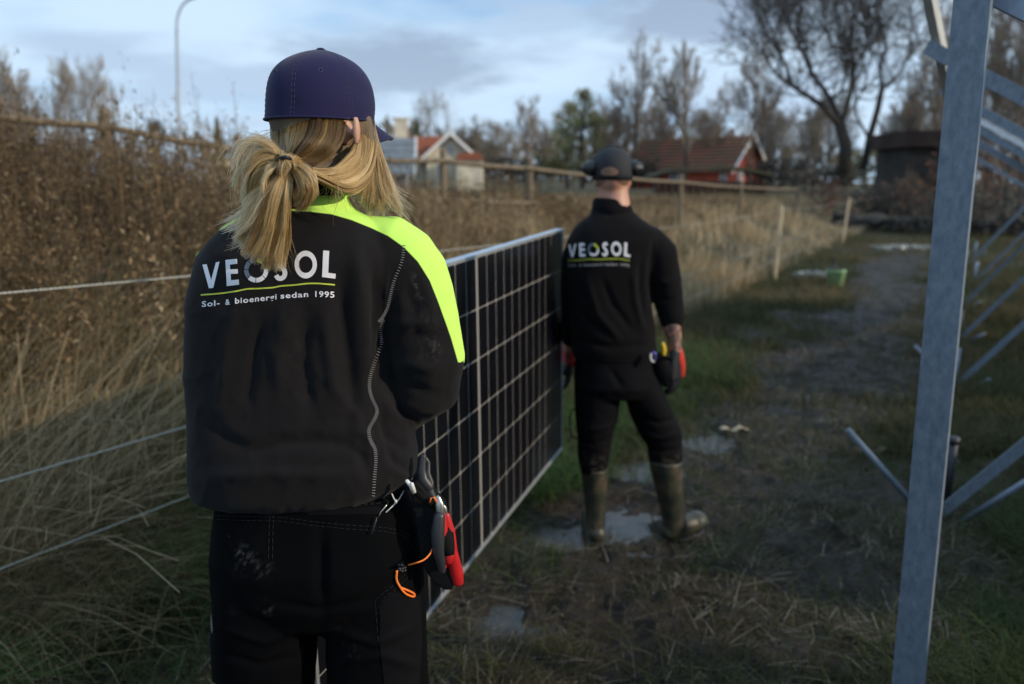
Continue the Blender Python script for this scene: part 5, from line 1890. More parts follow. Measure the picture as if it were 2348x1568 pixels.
# ---- hair
M['hair_base'] = mat("dark_blond_hair_mass", (.17, .115, .06), .6, 0, (2.0, (.10, .07, .042), .4, .6), (40, .5, .004), nscale3=(14, 14, 2))
mb = MB()
mb.add(*ellipsoid(hc + Vector((0, 0, .004)), (.0805, .0935, .090), FR, 28, 18))
mb.add(*ellipsoid(hc - HF * .01 + Vector((0, 0, -.045)), (.070, .078, .075), FR, 24, 16))
mb.tube([W(700, 330, 1.40), W(676, 362, 1.365), W(655, 372, 1.335)], [.045, .036, .020], 14, 1, None, True)
mb.tube([W(655, 372, 1.33), W(690, 400, 1.315), W(700, 435, 1.315), W(672, 455, 1.31)], [.020, .024, .026, .018], 12, 1, None, True)
mb.tube([W(652, 376, 1.32), W(625, 420, 1.31), W(605, 490, 1.305), W(590, 545, 1.31), W(600, 575, 1.31)], [.022, .030, .028, .020, .012], 14, .55, (0, 1, 0), True)
mb.tube([W(650, 372, 1.32), W(618, 382, 1.315), W(598, 415, 1.315), W(590, 450, 1.31)], [.018, .024, .020, .008], 12, .8, (0, 1, 0), True)
mb.tube([W(838, 278, 1.44), W(842, 330, 1.445), W(815, 385, 1.42), W(770, 400, 1.39), W(700, 385, 1.355)], [.014, .018, .022, .024, .022], 14, .9, None, True)
v, f, n_ = fuse(mb, .0045, 4)
keep = v[:, 2] < W(735, 250).z
hair = obj("hair", v, f, M['hair_base'], wroot, True)


def hair_mat():
    m = bpy.data.materials.new("blond_hair_strands"); m.use_nodes = True
    N, L = m.node_tree.nodes, m.node_tree.links
    for x_ in list(N):
        if x_.type == 'BSDF_PRINCIPLED': N.remove(x_)
    h = N.new("ShaderNodeBsdfHairPrincipled"); h.parametrization = 'COLOR'
    h.inputs["Roughness"].default_value = .32
    h.inputs["Radial Roughness"].default_value = .45
    h.inputs["Random Roughness"].default_value = .2
    inf = N.new("ShaderNodeHairInfo")
    a = N.new("ShaderNodeAttribute"); a.attribute_name = "tone"
    r = N.new("ShaderNodeValToRGB")
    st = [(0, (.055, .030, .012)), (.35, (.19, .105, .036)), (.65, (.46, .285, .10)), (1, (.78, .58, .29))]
    while len(r.color_ramp.elements) < 4: r.color_ramp.elements.new(.5)
    for e, (p_, c) in zip(r.color_ramp.elements, st): e.position = p_; e.color = c + (1,)
    L.new(a.outputs["Fac"], r.inputs[0]); L.new(r.outputs[0], h.inputs["Color"])
    df = N.new("ShaderNodeBsdfDiffuse"); L.new(r.outputs[0], df.inputs["Color"])
    mx = N.new("ShaderNodeMixShader"); mx.inputs[0].default_value = .45
    L.new(h.outputs[0], mx.inputs[1]); L.new(df.outputs[0], mx.inputs[2])
    L.new(mx.outputs[0], N["Material Output"].inputs["Surface"])
    return m


M['strand'] = hair_mat()
STR, TON, RAD = [], [], []
KP = 16


def strands(guides, n, jit=(6, .006), endj=(14, .010), tone=(.35, .8), r=.00034, clumps=26, wave=3.0, cuts=(.9, 1.0), tcurve=0.12):
    """fan of guide curves (u, v, Y); strands interpolate between neighbouring guides and gather in clumps"""
    guides = [[(738 + (g[0][0] - 738) * .965, g[0][1] - 8, g[0][2] + .046)] + list(g[1:]) if g[0][1] <= 290 else g for g in guides]
    G = np.array([spline(g, KP * 2) for g in guides])
    ng = len(guides)
    ct = rng.random(clumps) * (ng - 1)
    ctone = rng.uniform(-.26, .22, clumps)
    coff = rng.normal(0, 1, (clumps, 3)); cph = rng.uniform(0, 6.28, clumps); cfr = rng.uniform(3, 9, clumps); clen = rng.uniform(-.07, .05, clumps)
    for _ in range(n):
        c = rng.integers(clumps)
        t = np.clip(ct[c] + rng.normal(0, .07) * (ng - 1) / 2, 0, max(ng - 1 - 1e-6, 0))
        i = max(int(t), 0); fr = t - i if ng > 1 else 0
        g = G[i] * (1 - fr) + G[i + 1] * fr if ng > 1 else G[0]
        L_ = rng.uniform(*cuts) + clen[c]
        k = np.linspace(0, (len(g) - 1) * L_, KP)
        p_ = np.stack([np.interp(k, np.arange(len(g)), g[:, a]) for a in range(3)], 1)
        s = np.linspace(0, 1, KP)[:, None]
        o1 = rng.normal(0, 1, 3) * .5 + coff[c] * .9
        o2 = rng.normal(0, 1, 3) * .42 + coff[c] * 1.25
        sc = np.array([jit[0], jit[0] * .6, jit[1]]) * (1 - s) + np.array([endj[0], endj[0], endj[1]]) * s
        off = (o1 * (1 - s) + o2 * s) * sc
        wv = (np.sin(s * cfr[c] + cph[c]) - math.sin(cph[c])) * wave * 1.2 * s + np.sin(s * rng.uniform(3, 8) + rng.uniform(0, 6.28)) * wave * .4 * s
        p_[:, :2] += off[:, :2] + np.concatenate([wv, wv * .4], 1)
        p_[:, 2] += off[:, 2]
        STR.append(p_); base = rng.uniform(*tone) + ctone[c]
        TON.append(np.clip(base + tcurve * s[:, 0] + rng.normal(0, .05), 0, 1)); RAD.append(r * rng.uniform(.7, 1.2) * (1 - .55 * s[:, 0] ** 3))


# swept back from under the cap to the tie
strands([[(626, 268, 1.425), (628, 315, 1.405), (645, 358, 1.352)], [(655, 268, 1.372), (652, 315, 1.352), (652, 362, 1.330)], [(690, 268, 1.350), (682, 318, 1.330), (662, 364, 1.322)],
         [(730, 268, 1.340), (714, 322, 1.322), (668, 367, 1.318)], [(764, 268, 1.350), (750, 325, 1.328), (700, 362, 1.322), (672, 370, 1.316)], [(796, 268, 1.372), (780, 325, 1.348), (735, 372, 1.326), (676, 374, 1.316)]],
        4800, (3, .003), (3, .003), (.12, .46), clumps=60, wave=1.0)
# round and below the ear, sunlit gold put into the strand tone
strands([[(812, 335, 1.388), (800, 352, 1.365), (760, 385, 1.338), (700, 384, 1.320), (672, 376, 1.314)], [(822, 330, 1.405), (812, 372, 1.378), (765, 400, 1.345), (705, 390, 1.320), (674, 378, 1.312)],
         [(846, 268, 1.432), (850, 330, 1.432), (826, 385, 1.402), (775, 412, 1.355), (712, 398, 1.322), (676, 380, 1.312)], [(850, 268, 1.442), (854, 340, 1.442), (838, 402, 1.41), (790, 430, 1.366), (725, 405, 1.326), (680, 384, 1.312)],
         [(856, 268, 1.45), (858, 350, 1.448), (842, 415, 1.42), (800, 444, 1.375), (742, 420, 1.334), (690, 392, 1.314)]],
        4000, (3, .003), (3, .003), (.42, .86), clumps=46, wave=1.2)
# loose hair hanging in front of the shoulder
strands([[(842, 268, 1.43), (846, 340, 1.445), (840, 410, 1.445), (822, 462, 1.44)], [(846, 268, 1.44), (853, 345, 1.455), (856, 420, 1.455), (850, 474, 1.44)], [(849, 268, 1.45), (860, 345, 1.465), (872, 420, 1.462), (880, 482, 1.44)],
         [(851, 270, 1.46), (864, 345, 1.47), (882, 425, 1.465), (902, 480, 1.44)]], 2900, (1.8, .006), (9, .010), (.45, .95), clumps=44, wave=3, cuts=(.82, 1.04))
strands([[(857, 300, 1.46), (880, 380, 1.47), (905, 440, 1.46), (950, 475, 1.45)], [(857, 300, 1.46), (876, 400, 1.465), (900, 460, 1.45), (925, 505, 1.44)]], 60, (4, .01), (16, .02), (.5, .9), .00028, 20, 6)
# wisps at the nape
strands([[(745, 400, 1.34), (752, 430, 1.335), (745, 470, 1.345)], [(790, 425, 1.36), (800, 450, 1.35), (812, 478, 1.36)]], 40, (9, .006), (12, .006), (.3, .7), .0002, 26, 4)
# bun: loops round the tie
strands([[(665, 372, 1.300), (694, 380, 1.278), (718, 405, 1.268), (722, 440, 1.270), (704, 468, 1.280)], [(662, 374, 1.296), (690, 395, 1.268), (710, 425, 1.258), (708, 458, 1.270), (690, 476, 1.28)], [(660, 376, 1.296), (678, 400, 1.272), (688, 440, 1.262), (676, 468, 1.275)]],
        2000, (3.5, .004), (5, .005), (.38, .86), clumps=36, wave=4)
strands([[(655, 372, 1.298), (630, 350, 1.285), (598, 348, 1.285), (576, 375, 1.29), (568, 420, 1.295)], [(655, 374, 1.295), (622, 365, 1.28), (594, 380, 1.278), (578, 415, 1.282), (572, 462, 1.29)], [(652, 378, 1.295), (618, 385, 1.272), (600, 410, 1.27), (588, 455, 1.28)]],
        1900, (3.5, .005), (7, .008), (.50, .95), clumps=36, wave=5)
strands([[(640, 345, 1.30), (648, 365, 1.275), (662, 385, 1.268), (655, 400, 1.27)], [(690, 372, 1.29), (672, 362, 1.268), (650, 372, 1.262), (648, 398, 1.265)]], 500, (6, .005), (8, .006), (.35, .9), clumps=16, wave=4)
strands([[(640, 360, 1.29), (600, 330, 1.285), (562, 335, 1.29), (552, 370, 1.295)], [(645, 350, 1.29), (610, 322, 1.29), (575, 326, 1.29), (548, 400, 1.30)]], 160, (4, .006), (16, .012), (.5, .9), .0003, 24, 7)
# tail falling over the shoulder blades
strands([[(648, 380, 1.295), (612, 420, 1.275), (596, 470, 1.272), (574, 515, 1.28), (540, 542, 1.285)], [(650, 380, 1.293), (615, 430, 1.268), (600, 490, 1.268), (582, 540, 1.277), (560, 574, 1.284)], [(655, 380, 1.290), (632, 440, 1.262), (615, 500, 1.263), (602, 555, 1.275), (585, 598, 1.284)],
         [(660, 380, 1.290), (650, 440, 1.262), (638, 505, 1.266), (628, 560, 1.276), (616, 610, 1.284)], [(662, 382, 1.292), (660, 440, 1.268), (654, 500, 1.270), (648, 550, 1.280), (640, 600, 1.286)]],
        5600, (3.5, .005), (5.5, .006), (.40, .92), clumps=70, wave=3.6, cuts=(.86, 1.03), tcurve=.16)
strands([[(640, 400, 1.285), (600, 440, 1.275), (570, 480, 1.28), (545, 520, 1.29)], [(640, 420, 1.28), (610, 470, 1.27), (570, 520, 1.275), (535, 535, 1.285)]], 500, (8, .008), (12, .010), (.6, 1.0), .0003, 24, 8, (.7, 1.05))
# fly-away hairs
for g_ in ([(624, 300, 1.39), (606, 310, 1.385), (596, 330, 1.38), (612, 350, 1.36)], [(600, 380, 1.29), (560, 395, 1.285), (548, 440, 1.29), (552, 500, 1.29)],
           [(640, 480, 1.275), (655, 540, 1.28), (668, 590, 1.29), (676, 620, 1.30)], [(860, 420, 1.46), (890, 460, 1.45), (930, 490, 1.45), (958, 530, 1.45)]):
    strands([g_], 14, (6, .004), (12, .006), (.4, .9), .00017, 14, 4)
hcv = bpy.data.hair_curves.new("strands")
hcv.add_curves([KP] * len(STR))
A = np.array(STR)
a_ = (A[..., 0] - 1173.5) / FD; b_ = (784 - A[..., 1]) / FD; t_ = A[..., 2] / (CT + b_ * ST)
PW = np.stack([a_ * t_, A[..., 2], CAM_H + (-ST + b_ * CT) * t_], -1)
hcv.attributes["position"].data.foreach_set("vector", PW.astype(np.float32).ravel())
ra = hcv.attributes.get("radius") or hcv.attributes.new("radius", 'FLOAT', 'POINT')
ra.data.foreach_set("value", np.array(RAD, dtype=np.float32).ravel())
ta = hcv.attributes.new("tone", 'FLOAT', 'POINT')
ta.data.foreach_set("value", np.array(TON, dtype=np.float32).ravel())
hcv.materials.append(M['strand'])
ho = bpy.data.objects.new("strands", hcv); COL.objects.link(ho); adopt(ho, hair); tag(ho, kind="stuff")
# hair tie
tie = [W(640 + 16 * math.cos(t) + 12, 368 + 8 * math.sin(t), 1.272 + .018 * math.sin(t)) for t in np.linspace(0, 2 * math.pi, 14)]
MB().tube(tie, .0028, 6).build("hair_tie", M['black'], hair, True)

# ---- tool pouch and tools at the right hip
def P3(l): return [W(*q) for q in l]


pch = thing("tool_pouch", "black nylon tool pouch hanging at the woman's right hip", "tool pouch", W(1000, 1250, 1.42))
mb = MB()
pl = [(935, 1112), (955, 1105), (992, 1148), (1012, 1170), (1030, 1240), (1045, 1330), (1036, 1356), (1012, 1352), (990, 1335), (968, 1300), (956, 1230), (944, 1160)]
v1 = [W(u, v, 1.36) for u, v in pl]; 
mb.prism(v1, (.004, .055, 0))
v, f, n_ = fuse(mb, .004, 6)
obj("holster", v, f, M['pouch'], pch, True)
MB().tube(P3([(934, 1112, 1.338), (950, 1125, 1.338), (975, 1148, 1.348), (1003, 1165, 1.362)]), .006, 8, .3, (0, 1, 0)).build("flap", M['pouch'], pch, True)
MB().tube(P3([(1008, 1246, 1.352), (1018, 1244, 1.345), (1030, 1241, 1.345), (1038, 1240, 1.352)]), .004, 10, 6.5, (0, 0, 1)).build("elastic_band", M['pouch'], pch, True)
MB().tube(P3([(933, 1103, 1.335), (941, 1112, 1.332), (948, 1130, 1.335), (950, 1128, 1.333), (944, 1110, 1.330)]), .0042, 8, .8, None, True).build("clip", M['cabletie'], pch, True)

pa = thing("pliers", "red pliers with grey handle covers, foremost in the pouch on the woman's hip", "pliers", W(1010, 1250, 1.34), "pliers in the tool pouch")
MB().tube(P3([(1007, 1184, 1.348), (1003, 1220, 1.343), (1005, 1262, 1.342), (1014, 1308, 1.345)]), [.0105, .0125, .0115, .0065], 14, .9, (0, 1, 0), True).build("handle", M['grip_grey'], pa, True)
MB().tube(P3([(1012, 1185, 1.356), (1012, 1215, 1.353), (1013, 1260, 1.352), (1018, 1300, 1.354)]), [.0085, .0125, .0105, .005], 14, .8, (0, 1, 0), True).build("handle", M['red_grip'], pa, True)
MB().tube(P3([(1004, 1140, 1.355), (1008, 1158, 1.352), (1008, 1184, 1.35)]), [.004, .0085, .006], 10, .5, (0, 1, 0), True).build("jaws", M['steel'], pa, True)
pb = thing("pliers", "red handled pliers strapped behind the grey covered ones on the woman's hip", "pliers", W(1030, 1250, 1.36), "pliers in the tool pouch")
MB().tube(P3([(1022, 1182, 1.362), (1027, 1215, 1.362), (1034, 1265, 1.362), (1046, 1310, 1.364), (1050, 1334, 1.365)]), [.0075, .0125, .012, .0125, .0105], 14, .8, (0, 1, 0), True).build("handle", M['red_grip'], pb, True)
MB().tube(P3([(1018, 1186, 1.372), (1024, 1240, 1.372), (1028, 1272, 1.35), (1027, 1288, 1.352)]), [.006, .012, .012, .007], 12, .7, (0, 1, 0), True).build("handle", M['red_grip'], pb, True)
MB().tube(P3([(1010, 1152, 1.362), (1016, 1165, 1.360), (1021, 1184, 1.362)]), [.003, .0065, .005], 10, .5, (0, 1, 0), True).build("jaws", M['steel'], pb, True)
pc_ = thing("snips", "dark grey looped snips handle sticking up beside the woman's waist", "snips", W(975, 1090, 1.38))
MB().tube(P3([(970, 1046, 1.385), (966, 1075, 1.382), (969, 1098, 1.380), (977, 1110, 1.378), (984, 1118, 1.378)]), [.006, .008, .010, .011, .009], 12, .8, (0, 1, 0), True).build("handle", M['grip_grey'], pc_, True)
MB().tube(P3([(971, 1045, 1.388), (981, 1060, 1.388), (980, 1085, 1.385), (987, 1105, 1.38), (984, 1122, 1.378), (992, 1145, 1.375)]), [.004, .0045, .0055, .006, .008, .009], 12, .8, (0, 1, 0), True).build("handle", M['grip_grey'], pc_, True)
MB().tube(P3([(1001, 1137, 1.357), (1006, 1146, 1.356), (1003, 1150, 1.358)]), .004, 6).build("tip", M['steel'], pc_, True)
oc = thing("cord", "bright orange cord threaded from the pouch to the trouser leg", "cord", W(930, 1300, 1.33))
ocp = [on(bvh_t, *q, .006) for q in ((930, 1294), (950, 1292))]
ln = [ocp[0], W(952, 1291, 1.322), W(972, 1283, 1.325), W(985, 1270, 1.335), W(991, 1258, 1.345)]
MB().tube([Vector(q) for q in spline(ln, 16)], .0016, 7).build("cord_upper", M['orange'], oc, True)
ln = [on(bvh_t, *q, .005) or W(q[0], q[1], 1.33) for q in ((907, 1306), (906, 1325), (913, 1344), (925, 1358), (942, 1366), (944, 1360), (932, 1352), (915, 1346))]
MB().tube([Vector(q) for q in spline(ln, 30)], .0021, 7).build("cord_lower", M['orange'], oc, True)
MB().tube(P3([(985, 1152, 1.345), (988, 1141, 1.342), (996, 1140, 1.343), (1001, 1152, 1.345)]), .0016, 7).build("cord_loop", M['orange'], oc, True)
mb = MB()
for i in range(9):
    c = on(bvh_t, 912 + 5 * (i % 3) + random.uniform(-2, 2), 1294 + 6 * (i // 3) + random.uniform(-2, 2), .006)
    mb.add(*ellipsoid(c, (.004, .004, .003), None, 8, 5))
mb.build("cord_lock", M['black'], oc, True)
# knife sheath on the left thigh
ks = thing("knife_sheath", "dark knife sheath on a chain at the woman's left thigh", "sheath", W(500, 1470, 1.45))
MB().tube(P3([(500, 1400, 1.44), (498, 1470, 1.44), (500, 1560, 1.44)]), [.008, .016, .012], 12, .5, (0, 1, 0), True).build("sheath", M['pouch'], ks, True)
mb = MB()
for i in range(12):
    c = W(494 - 8 * math.sin(i / 11 * 2.2), 1382 + i * 6, 1.41)
    mb.tube([c + Vector((.0028 * math.cos(t), 0, .0035 * math.sin(t))) for t in np.linspace(0, 6.28, 9)], .0007, 4)
tag(mb.build("chain", M['steel'], ks), kind="stuff")


# ============ the man behind
YM = 3.45


def Q(u, v, Y=YM): return pt(u, v, Y)


mroot = thing("person", "person all in black with cap and green rubber boots, carrying the panel's far end", "person", (.55, YM, 0), "workers carrying the solar panel")
mc = Q(1404, 400)
FM = Vector((.10, 1, 0)).normalized()
mb = MB()
head_shape(mb, mc + Vector((0, 0, -.008)), FM, .9)
mb.tube([Q(1408, 480), Q(1407, 450), Q(1405, 420)], [.075, .066, .062], 16, .95, None, True)
mb.add(*loft([(Q(1400, 830).x, YM, Q(1400, 830).z, .12, .08), (Q(1400, 700).x, YM, Q(1400, 700).z, .12, .08), (Q(1405, 560).x, YM, Q(1405, 560).z, .13, .075), (Q(1405, 500).x, YM, Q(1405, 500).z, .08, .05)], 24))
rwr, rel = Q(1549, 812, YM - .03), Q(1533, 700, YM - .02)
rsh = Q(1490, 565)
lwr = Q(1304, 812, YM + .20); lel = Q(1310, 700, YM + .05); lsh = Q(1318, 570)
mb.tube([rsh, rel], [.038, .038], 12, 1, None, True); mb.tube([rel, Q(1541, 745, YM - .03), rwr], [.044, .043, .029], 14, .9, None, True)
mb.tube([lsh + Vector((.03, 0, 0)), lel], [.035, .033], 12, 1, None, True); mb.tube([lel, lwr], [.033, .028], 12, .9, None, True)
for (hu, ku, au) in ((1365, 1364, 1365), (1470, 1510, 1535)):
    mb.tube([Q(hu, 860), Q(ku, 1000), Q(au, 1210)], [.06, .045, .032], 14, 1, None, True)
v, f, n_ = fuse(mb, .007, 4)
u_, v_ = uv_of(v)
tat = sstep(.38, .5, fbm(v[:, 0] * 60, v[:, 2] * 45, 3)) * (v_ > 735) * (v_ < 805) * (u_ > 1515)
M['skin_tattoo'] = mat("skin_with_tattoo", (.50, .27, .19), .5, 0, (9, (.42, .20, .14)), attr=("tattoo", (.06, .065, .07)))
M['skin_tattoo'].node_tree.nodes
mbody = obj("body", v, f, M['skin_tattoo'], mroot, True, {"tattoo": tat * .75})
# sweater
mb = MB()


def mring(v, uL, uR, ry, cy=YM, e=2.5, tilt=0):
    a, b = Q(uL, v, cy), Q(uR, v, cy)
    return ((a.x + b.x) / 2, cy, (a.z + b.z) / 2, (b.x - a.x) / 2, ry, e, tilt)


mb.add(*loft([mring(822, 1316, 1500, .125, e=2.3), mring(800, 1310, 1503, .135, e=2.3), mring(760, 1308, 1500, .138, e=2.3), mring(700, 1306, 1492, .135), mring(640, 1300, 1490, .138), mring(590, 1298, 1498, .140), mring(550, 1302, 1510, .135), mring(525, 1313, 1505, .12),
              mring(508, 1330, 1480, .105, e=2.2), mring(494, 1350, 1460, .09, e=2), mring(484, 1354, 1452, .082, e=2), mring(462, 1356, 1442, .074, e=2), mring(452, 1360, 1440, .070, e=2)], 56))
mb.tube([Q(1488, 555), Q(1512, 580), Q(1524, 640), Q(1534, 700), Q(1541, 730, YM - .02)], [.072, .076, .070, .062, .055], 20, 1, (0, 1, 0), True)
mb.tube([Q(1325, 555), Q(1316, 590, YM + .01), Q(1312, 660, YM + .03), Q(1310, 730, YM + .08), Q(1306, 775, YM + .14)], [.050, .054, .052, .048, .042], 18, 1, (0, 1, 0), True)
v, f, n_ = fuse(mb, .008, 6)
u_, v_ = uv_of(v)
back = np.clip(-n_[:, 1] * 1.8 + .15, 0, 1)
disp = .010 * nz3(v, 5, 5, 4, 2) + .004 * nz3(v, 14, 14, 12, 8)
for poly, w_, a_ in [([(1345, 640), (1370, 720), (1420, 780)], 8, .010), ([(1380, 640), (1405, 700), (1450, 760)], 8, -.010), ([(1470, 590), (1468, 660), (1480, 740)], 7, -.012), ([(1450, 620), (1455, 690), (1475, 760)], 7, .010),
                     ([(1325, 780), (1400, 798), (1490, 790)], 7, -.008), ([(1320, 700), (1350, 740), (1400, 770)], 7, -.008), ([(1500, 640), (1530, 650), (1556, 640)], 6, .007), ([(1505, 680), (1530, 690), (1560, 680)], 5, -.007), ([(1355, 482), (1400, 492), (1450, 484)], 5, -.010), ([(1500, 545), (1492, 620), (1495, 700)], 5, -.012)]:
    disp += fold(u_, v_, poly, w_, a_, n_, 25) * back
v = v + n_ * disp[:, None]
msw = obj("sweater", v, f, M['sweater_m'], mroot, True)
bvh_m = BVHTree.FromPolygons([tuple(p_) for p_ in v], [tuple(q) for q in f])


def ZM(q):
    x_, y_ = q
    s = (x_ - 310) / 1565
    base = 825 - 125 * s
    return (1302 + s * 141, 597 - (base - y_) / 1565 * 158)


decal("chest_print", [[ZM(q) for q in p_] for p_ in allw], bvh_m, M['print'], msw, 6, .003)
decal("chest_print_slate", [[ZM(q) for q in p_] for p_ in segs_d], bvh_m, M['print_dim'], msw, 6, .003)
decal("chest_print_ring", [[ZM(q) for q in p_] for p_ in segs_y], bvh_m, M['print_yel'], msw, 6, .003)
decal("chest_line", [[ZM(q) for q in p_] for p_ in line], bvh_m, M['print_yel'], msw, 6, .003)
M['print_soft'] = mat("grey_print", (.34, .34, .36), .5)
words(SM, ZM, bvh_m, msw, M['print_soft'])

# trousers
mb = MB()


def leg(rows, sink=0):
    g = []
    for (v_, uL, uR, ry, cy) in rows:
        a, b = Q(uL, v_, cy), Q(uR, v_, cy)
        g.append(((a.x + b.x) / 2, cy, (a.z + b.z) / 2, (b.x - a.x) / 2, ry, 2.2))
    return loft(g, 36)


mb.add(*leg([(800, 1322, 1496, .12, YM), (840, 1315, 1500, .13, YM), (880, 1314, 1512, .135, YM - .01), (905, 1316, 1518, .12, YM)]))
mb.add(*leg([(862, 1318, 1410, .11, YM), (900, 1316, 1424, .115, YM), (950, 1319, 1416, .105, YM), (1000, 1323, 1404, .095, YM), (1045, 1324, 1397, .085, YM), (1076, 1330, 1393, .078, YM), (1084, 1333, 1389, .07, YM)]))
mb.add(*leg([(855, 1420, 1504, .11, YM), (900, 1428, 1522, .115, YM), (950, 1444, 1545, .108, YM + .01), (985, 1460, 1561, .10, YM + .02), (1020, 1482, 1564, .092, YM + .02), (1060, 1488, 1563, .085, YM + .01), (1068, 1492, 1558, .078, YM + .01)]))
v, f, n_ = fuse(mb, .008, 4)
u_, v_ = uv_of(v)
back = np.clip(-n_[:, 1] * 1.8 + .15, 0, 1)
disp = .010 * nz3(v, 6, 6, 10, 4) + .005 * nz3(v, 16, 16, 20, 6)
for poly, w_, a_ in [([(1470, 960), (1510, 970), (1550, 960)], 6, -.010), ([(1470, 990), (1510, 1005), (1555, 995)], 6, .010), ([(1330, 1010), (1360, 1020), (1398, 1005)], 5, -.009), ([(1400, 850), (1428, 890)], 7, -.010), ([(1485, 1030), (1520, 1035), (1558, 1030)], 5, -.008), ([(1340, 980), (1370, 985), (1400, 975)], 5, .008)]:
    disp += fold(u_, v_, poly, w_, a_, n_, 15) * back
v = v + n_ * disp[:, None]
dirt = np.clip(sstep(.5, .7, fbm(u_ / 6, v_ / 6, 3)) * sstep(1020, 1080, v_) * .5, 0, 1)
mtr = obj("trousers", v, f, M['trousers_m'], mroot, True, {"dirt": dirt})
lp = [Q(1325, 930, YM - .06), Q(1309, 945, YM - .06), Q(1306, 975, YM - .06), Q(1312, 1000, YM - .06), Q(1328, 1006, YM - .06)]
MB().tube([Vector(q) for q in spline(lp, 14)], .008, 8, .4).build("hammer_loop", M['pouch'], mtr, True)
# belt pouch bits
hk = thing("carabiner", "small blue and white carabiner clipped at the man's right hip", "carabiner", Q(1501, 818, YM - .1))
M['blue_metal'] = mat("blue_anodised", (.12, .12, .45), .3, .6)
rg = [Q(1497 + 6 * math.cos(t), 818 + 11 * math.sin(t), YM - .14) for t in np.linspace(-2.4, 1.2, 12)]
MB().tube(rg, .0045, 6).build("hook", M['blue_metal'], hk, True)
rg = [Q(1497 + 6 * math.cos(t), 818 + 11 * math.sin(t), YM - .14) for t in np.linspace(1.2, 3.9, 10)]
MB().tube(rg, .005, 6).build("gate", M['cabletie'], hk, True)
yt = thing("screwdriver", "yellow handled screwdriver standing in the man's hip pouch", "screwdriver", Q(1521, 800, YM - .06))
M['yellow'] = mat("yellow_plastic", (.70, .45, .03), .4)
MB().tube([Q(1519, 788, YM - .06), Q(1522, 800, YM - .06), Q(1521, 815, YM - .06)], [.008, .011, .008], 10, 1, None, True).build("handle", M['yellow'], yt, True)
MB().tube([Q(1521, 812, YM - .06), Q(1521, 835, YM - .06)], .004, 6).build("shaft", M['steel'], yt, True)
mp_ = thing("hip_pouch", "black pouch on the man's right hip behind his glove", "tool pouch", Q(1525, 850, YM - .05))
mb = MB(); mb.tube([Q(1512, 818, YM - .05), Q(1524, 850, YM - .05), Q(1530, 878, YM - .05)], [.035, .045, .03], 12, .6, (0, 1, 0), True)
v, f, n_ = fuse(mb, .006, 3); obj("holster", v, f, M['pouch'], mp_, True)
MB().tube([Q(1508, 815, YM - .09), Q(1530, 817, YM - .09), Q(1540, 822, YM - .06)], .010, 8, .3, (0, 0, 1)).build("flap", M['pouch'], mp_, True)

# boots
mb = MB()
g = []
for (v_, uL, uR, ry) in [(1068, 1331, 1394, .082), (1085, 1332, 1393, .080), (1130, 1337, 1390, .068), (1170, 1342, 1388, .058), (1205, 1344, 1387, .056), (1222, 1345, 1387, .054)]:
    a, b = Q(uL, v_), Q(uR, v_); g.append(((a.x + b.x) / 2, YM, (a.z + b.z) / 2, (b.x - a.x) / 2, ry, 2.1))
mb.add(*loft(g, 30))
ft_ = Vector((Q(1366, 1215).x, YM, .05))
mb.tube([ft_ + Vector((0, -.03, -.01)), ft_ + Vector((0, .08, -.005)), ft_ + Vector((-.01, .19, -.012))], [.044, .050, .044], 16, .9, (0, 0, 1), True)
v, f, n_ = fuse(mb, .006, 3)
bt = obj("boot", v, f, M['boots'], mroot, True)
MB().tube([ft_ + Vector((0, -.035, -.055)), ft_ + Vector((0, .08, -.055)), ft_ + Vector((-.01, .20, -.055))], [.042, .050, .044], 16, .35, (0, 0, 1), True).build("sole", M['black'], bt, True)
mb = MB(); g = []
for (v_, uL, uR, ry) in [(1052, 1489, 1564, .088), (1075, 1490, 1563, .085), (1120, 1501, 1566, .074), (1165, 1512, 1570, .062), (1200, 1518, 1572, .058), (1222, 1519, 1560, .052)]:
    a, b = Q(uL, v_), Q(uR, v_); g.append(((a.x + b.x) / 2, YM, (a.z + b.z) / 2, (b.x - a.x) / 2, ry, 2.1))
mb.add(*loft(g, 30))
h0 = Vector((Q(1540, 1215).x, YM, .045))
td = Vector((.88, .48, 0)).normalized()
mb.tube([h0 - td * .02, h0 + td * .06 + Vector((0, 0, .012)), h0 + td * .145 + Vector((0, 0, .012))], [.045, .050, .046], 16, .95, (0, 0, 1), True)
v, f, n_ = fuse(mb, .006, 3)
bt = obj("boot", v, f, M['boots'], mroot, True)
MB().tube([h0 - td * .04 + Vector((0, 0, -.05)), h0 + td * .06 + Vector((0, 0, -.045)), h0 + td * .16 + Vector((0, 0, -.035))], [.040, .050, .044], 16, .35, (0, 0, 1), True).build("sole", M['black'], bt, True)
M['toe_highlight'] = mat("pale_olive_toe_highlight", (.09, .11, .09), .5, 0, (18, (.045, .04, .028)), spec=.35)  # toe paler than the boot, sky highlight put into its colour
mb = MB(); mb.add(*ellipsoid(h0 + td * .145 + Vector((0, 0, .022)), (.050, .052, .040), Matrix.Rotation(math.atan2(td.y, td.x), 3, 'Z'), 22, 14))
mb.build("toe_highlight", M['toe_highlight'], bt, True)

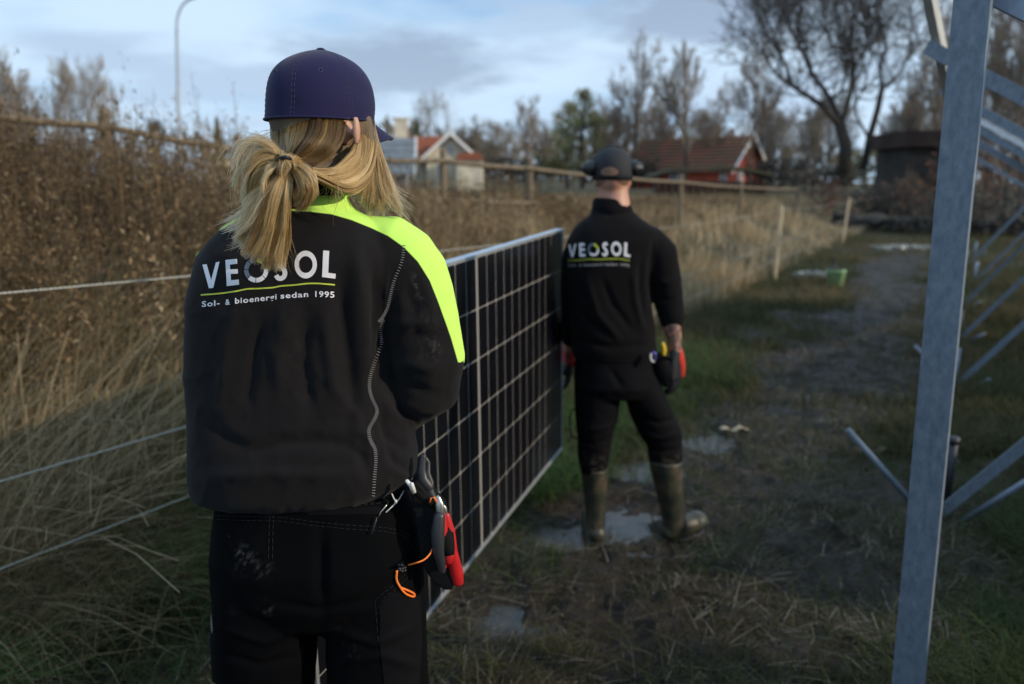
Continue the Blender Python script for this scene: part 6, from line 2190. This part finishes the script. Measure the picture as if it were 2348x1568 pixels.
# gloves
mb = MB()
hand(mb, rwr + Vector((.0, 0, -.008)), (.02, .02, -1), (-.75, .5, 0), 1, 1.10, .45, 1.25)
v, f, n_ = fuse(mb, .0045, 2)
gl = obj("glove", v, f, M['glove_blk'], mroot, True)
MB().tube([Q(1548, 802, YM - .03), Q(1552, 822, YM - .03), Q(1559, 842, YM - .02), Q(1563, 862, YM - .015)], [.030, .032, .024, .012], 16, [.9, .8, .6, .5], (0, 1, 0), True).build("knit_cuff", M['glove_red'], gl, True)
mb = MB()
hand(mb, lwr, (.02, .25, -1), (-1, .2, 0), -1, 1.08, .35, 1.25)
v, f, n_ = fuse(mb, .0045, 2)
gl = obj("glove", v, f, M['glove_blk'], mroot, True)
MB().tube([lwr + Vector((0, 0, .03)), lwr + Vector((.004, 0, -.03))], [.038, .040], 14, .9, None, True).build("knit_cuff", M['glove_red'], gl, True)

# cap
V, F = [], []
mp2 = [(413, 1361, 1449), (400, 1358, 1450), (385, 1358, 1450), (370, 1361, 1447), (357, 1367, 1441), (347, 1376, 1432), (340, 1388, 1420), (337, 1398, 1410)]
n = 40
for (v_, uL, uR) in mp2:
    a, b = Q(uL, v_), Q(uR, v_); c = (a + b) / 2; h_ = (b.x - a.x) / 2
    for j in range(n):
        t = 2 * math.pi * j / n; V.append((c.x + h_ * math.cos(t), c.y + h_ * 1.15 * math.sin(t), a.z))
for i in range(len(mp2) - 1):
    for j in range(n): F.append((i * n + j, i * n + (j + 1) % n, (i + 1) * n + (j + 1) % n, (i + 1) * n + j))
F.append(tuple(range((len(mp2) - 1) * n, len(mp2) * n)))
mcap = obj("cap", V, F, M['cap_m'], mroot, True)
mcap.modifiers.new("thick", 'SOLIDIFY').thickness = .003
MB().add(*ellipsoid(Q(1404, 336), (.010, .010, .005), None, 12, 6)).build("button", M['cap_m'], mcap, True)
pk = [Q(1370, 412, YM + .08), Q(1404, 405, YM + .19), Q(1440, 412, YM + .08)]
V = [Q(1404, 410, YM + .08) + Vector((.075 * math.cos(t), .11 * math.sin(t), -.02 * math.sin(t))) for t in np.linspace(0, math.pi, 16)]
MB().prism(V, (0, 0, .004)).build("brim", M['cap_m'], mcap)
M['hair_short'] = mat("short_brown_hair", (.16, .095, .058), .9, 0, (60, (.24, .14, .09)))
# half-moon opening over the strap with hair behind it
bvh_c = BVHTree.FromPolygons([tuple(p_) for p_ in [w_.co for w_ in mcap.data.vertices]], [tuple(p_.vertices) for p_ in mcap.data.polygons])
decal("cap_opening", [[(1397 + 20 * math.cos(t), 396 + 13 * -math.sin(t) + (2 if math.sin(t) < 0 else 0)) if math.sin(t) >= 0 else (1397 + 20 * math.cos(t), 396 - 7 * math.sin(t)) for t in np.linspace(0, 2 * math.pi, 24)[:-1]]], bvh_c, M['hair_short'], mcap, 6, .002)
mb = MB()
mb.add(*ellipsoid(mc + Vector((0, -.004, -.018)), (.0755, .086, .048), None, 24, 14))
mb.build("hair", M['hair_short'], mroot, True)
mb = MB()
mb.add(*ellipsoid(mc + FM * .055 + Vector((.0, 0, -.105)), (.060, .052, .045), None, 20, 12)).add(*ellipsoid(mc + FM * .06 + Vector((.008, 0, -.135)), (.045, .045, .035), None, 20, 12))
mb.build("beard", M['hair_short'], mroot, True)
# ear defenders over the cap
ed = thing("ear_defenders", "black ear defenders worn over the man's cap", "ear defenders", mc)
for s_, uu in ((-1, 1353), (1, 1455)):
    c = Q(uu, 386, YM - .01)
    mb = MB()
    mb.tube([c - Vector((s_ * .008, 0, 0)), c + Vector((s_ * .006, 0, 0)), c + Vector((s_ * .010, 0, 0))], [.033, .037, .028], 18, 1.28, (0, 1, 0), True)
    cup = mb.build("cup", M['black'], ed, True)
    MB().tube([c - Vector((s_ * .024, 0, 0)), c - Vector((s_ * .010, 0, 0))], [.030, .032], 18, 1.28, (0, 1, 0)).build("cushion", M['pouch'], cup, True)
bd = [Q(1349 + 109 * i / 16, 386 - 52 * math.sin(math.pi * i / 16) ** .8, YM + .035) + Vector((0, .0, .0)) for i in range(17)]
MB().tube(bd, .009, 8, .5).build("headband", M['black'], ed, True)
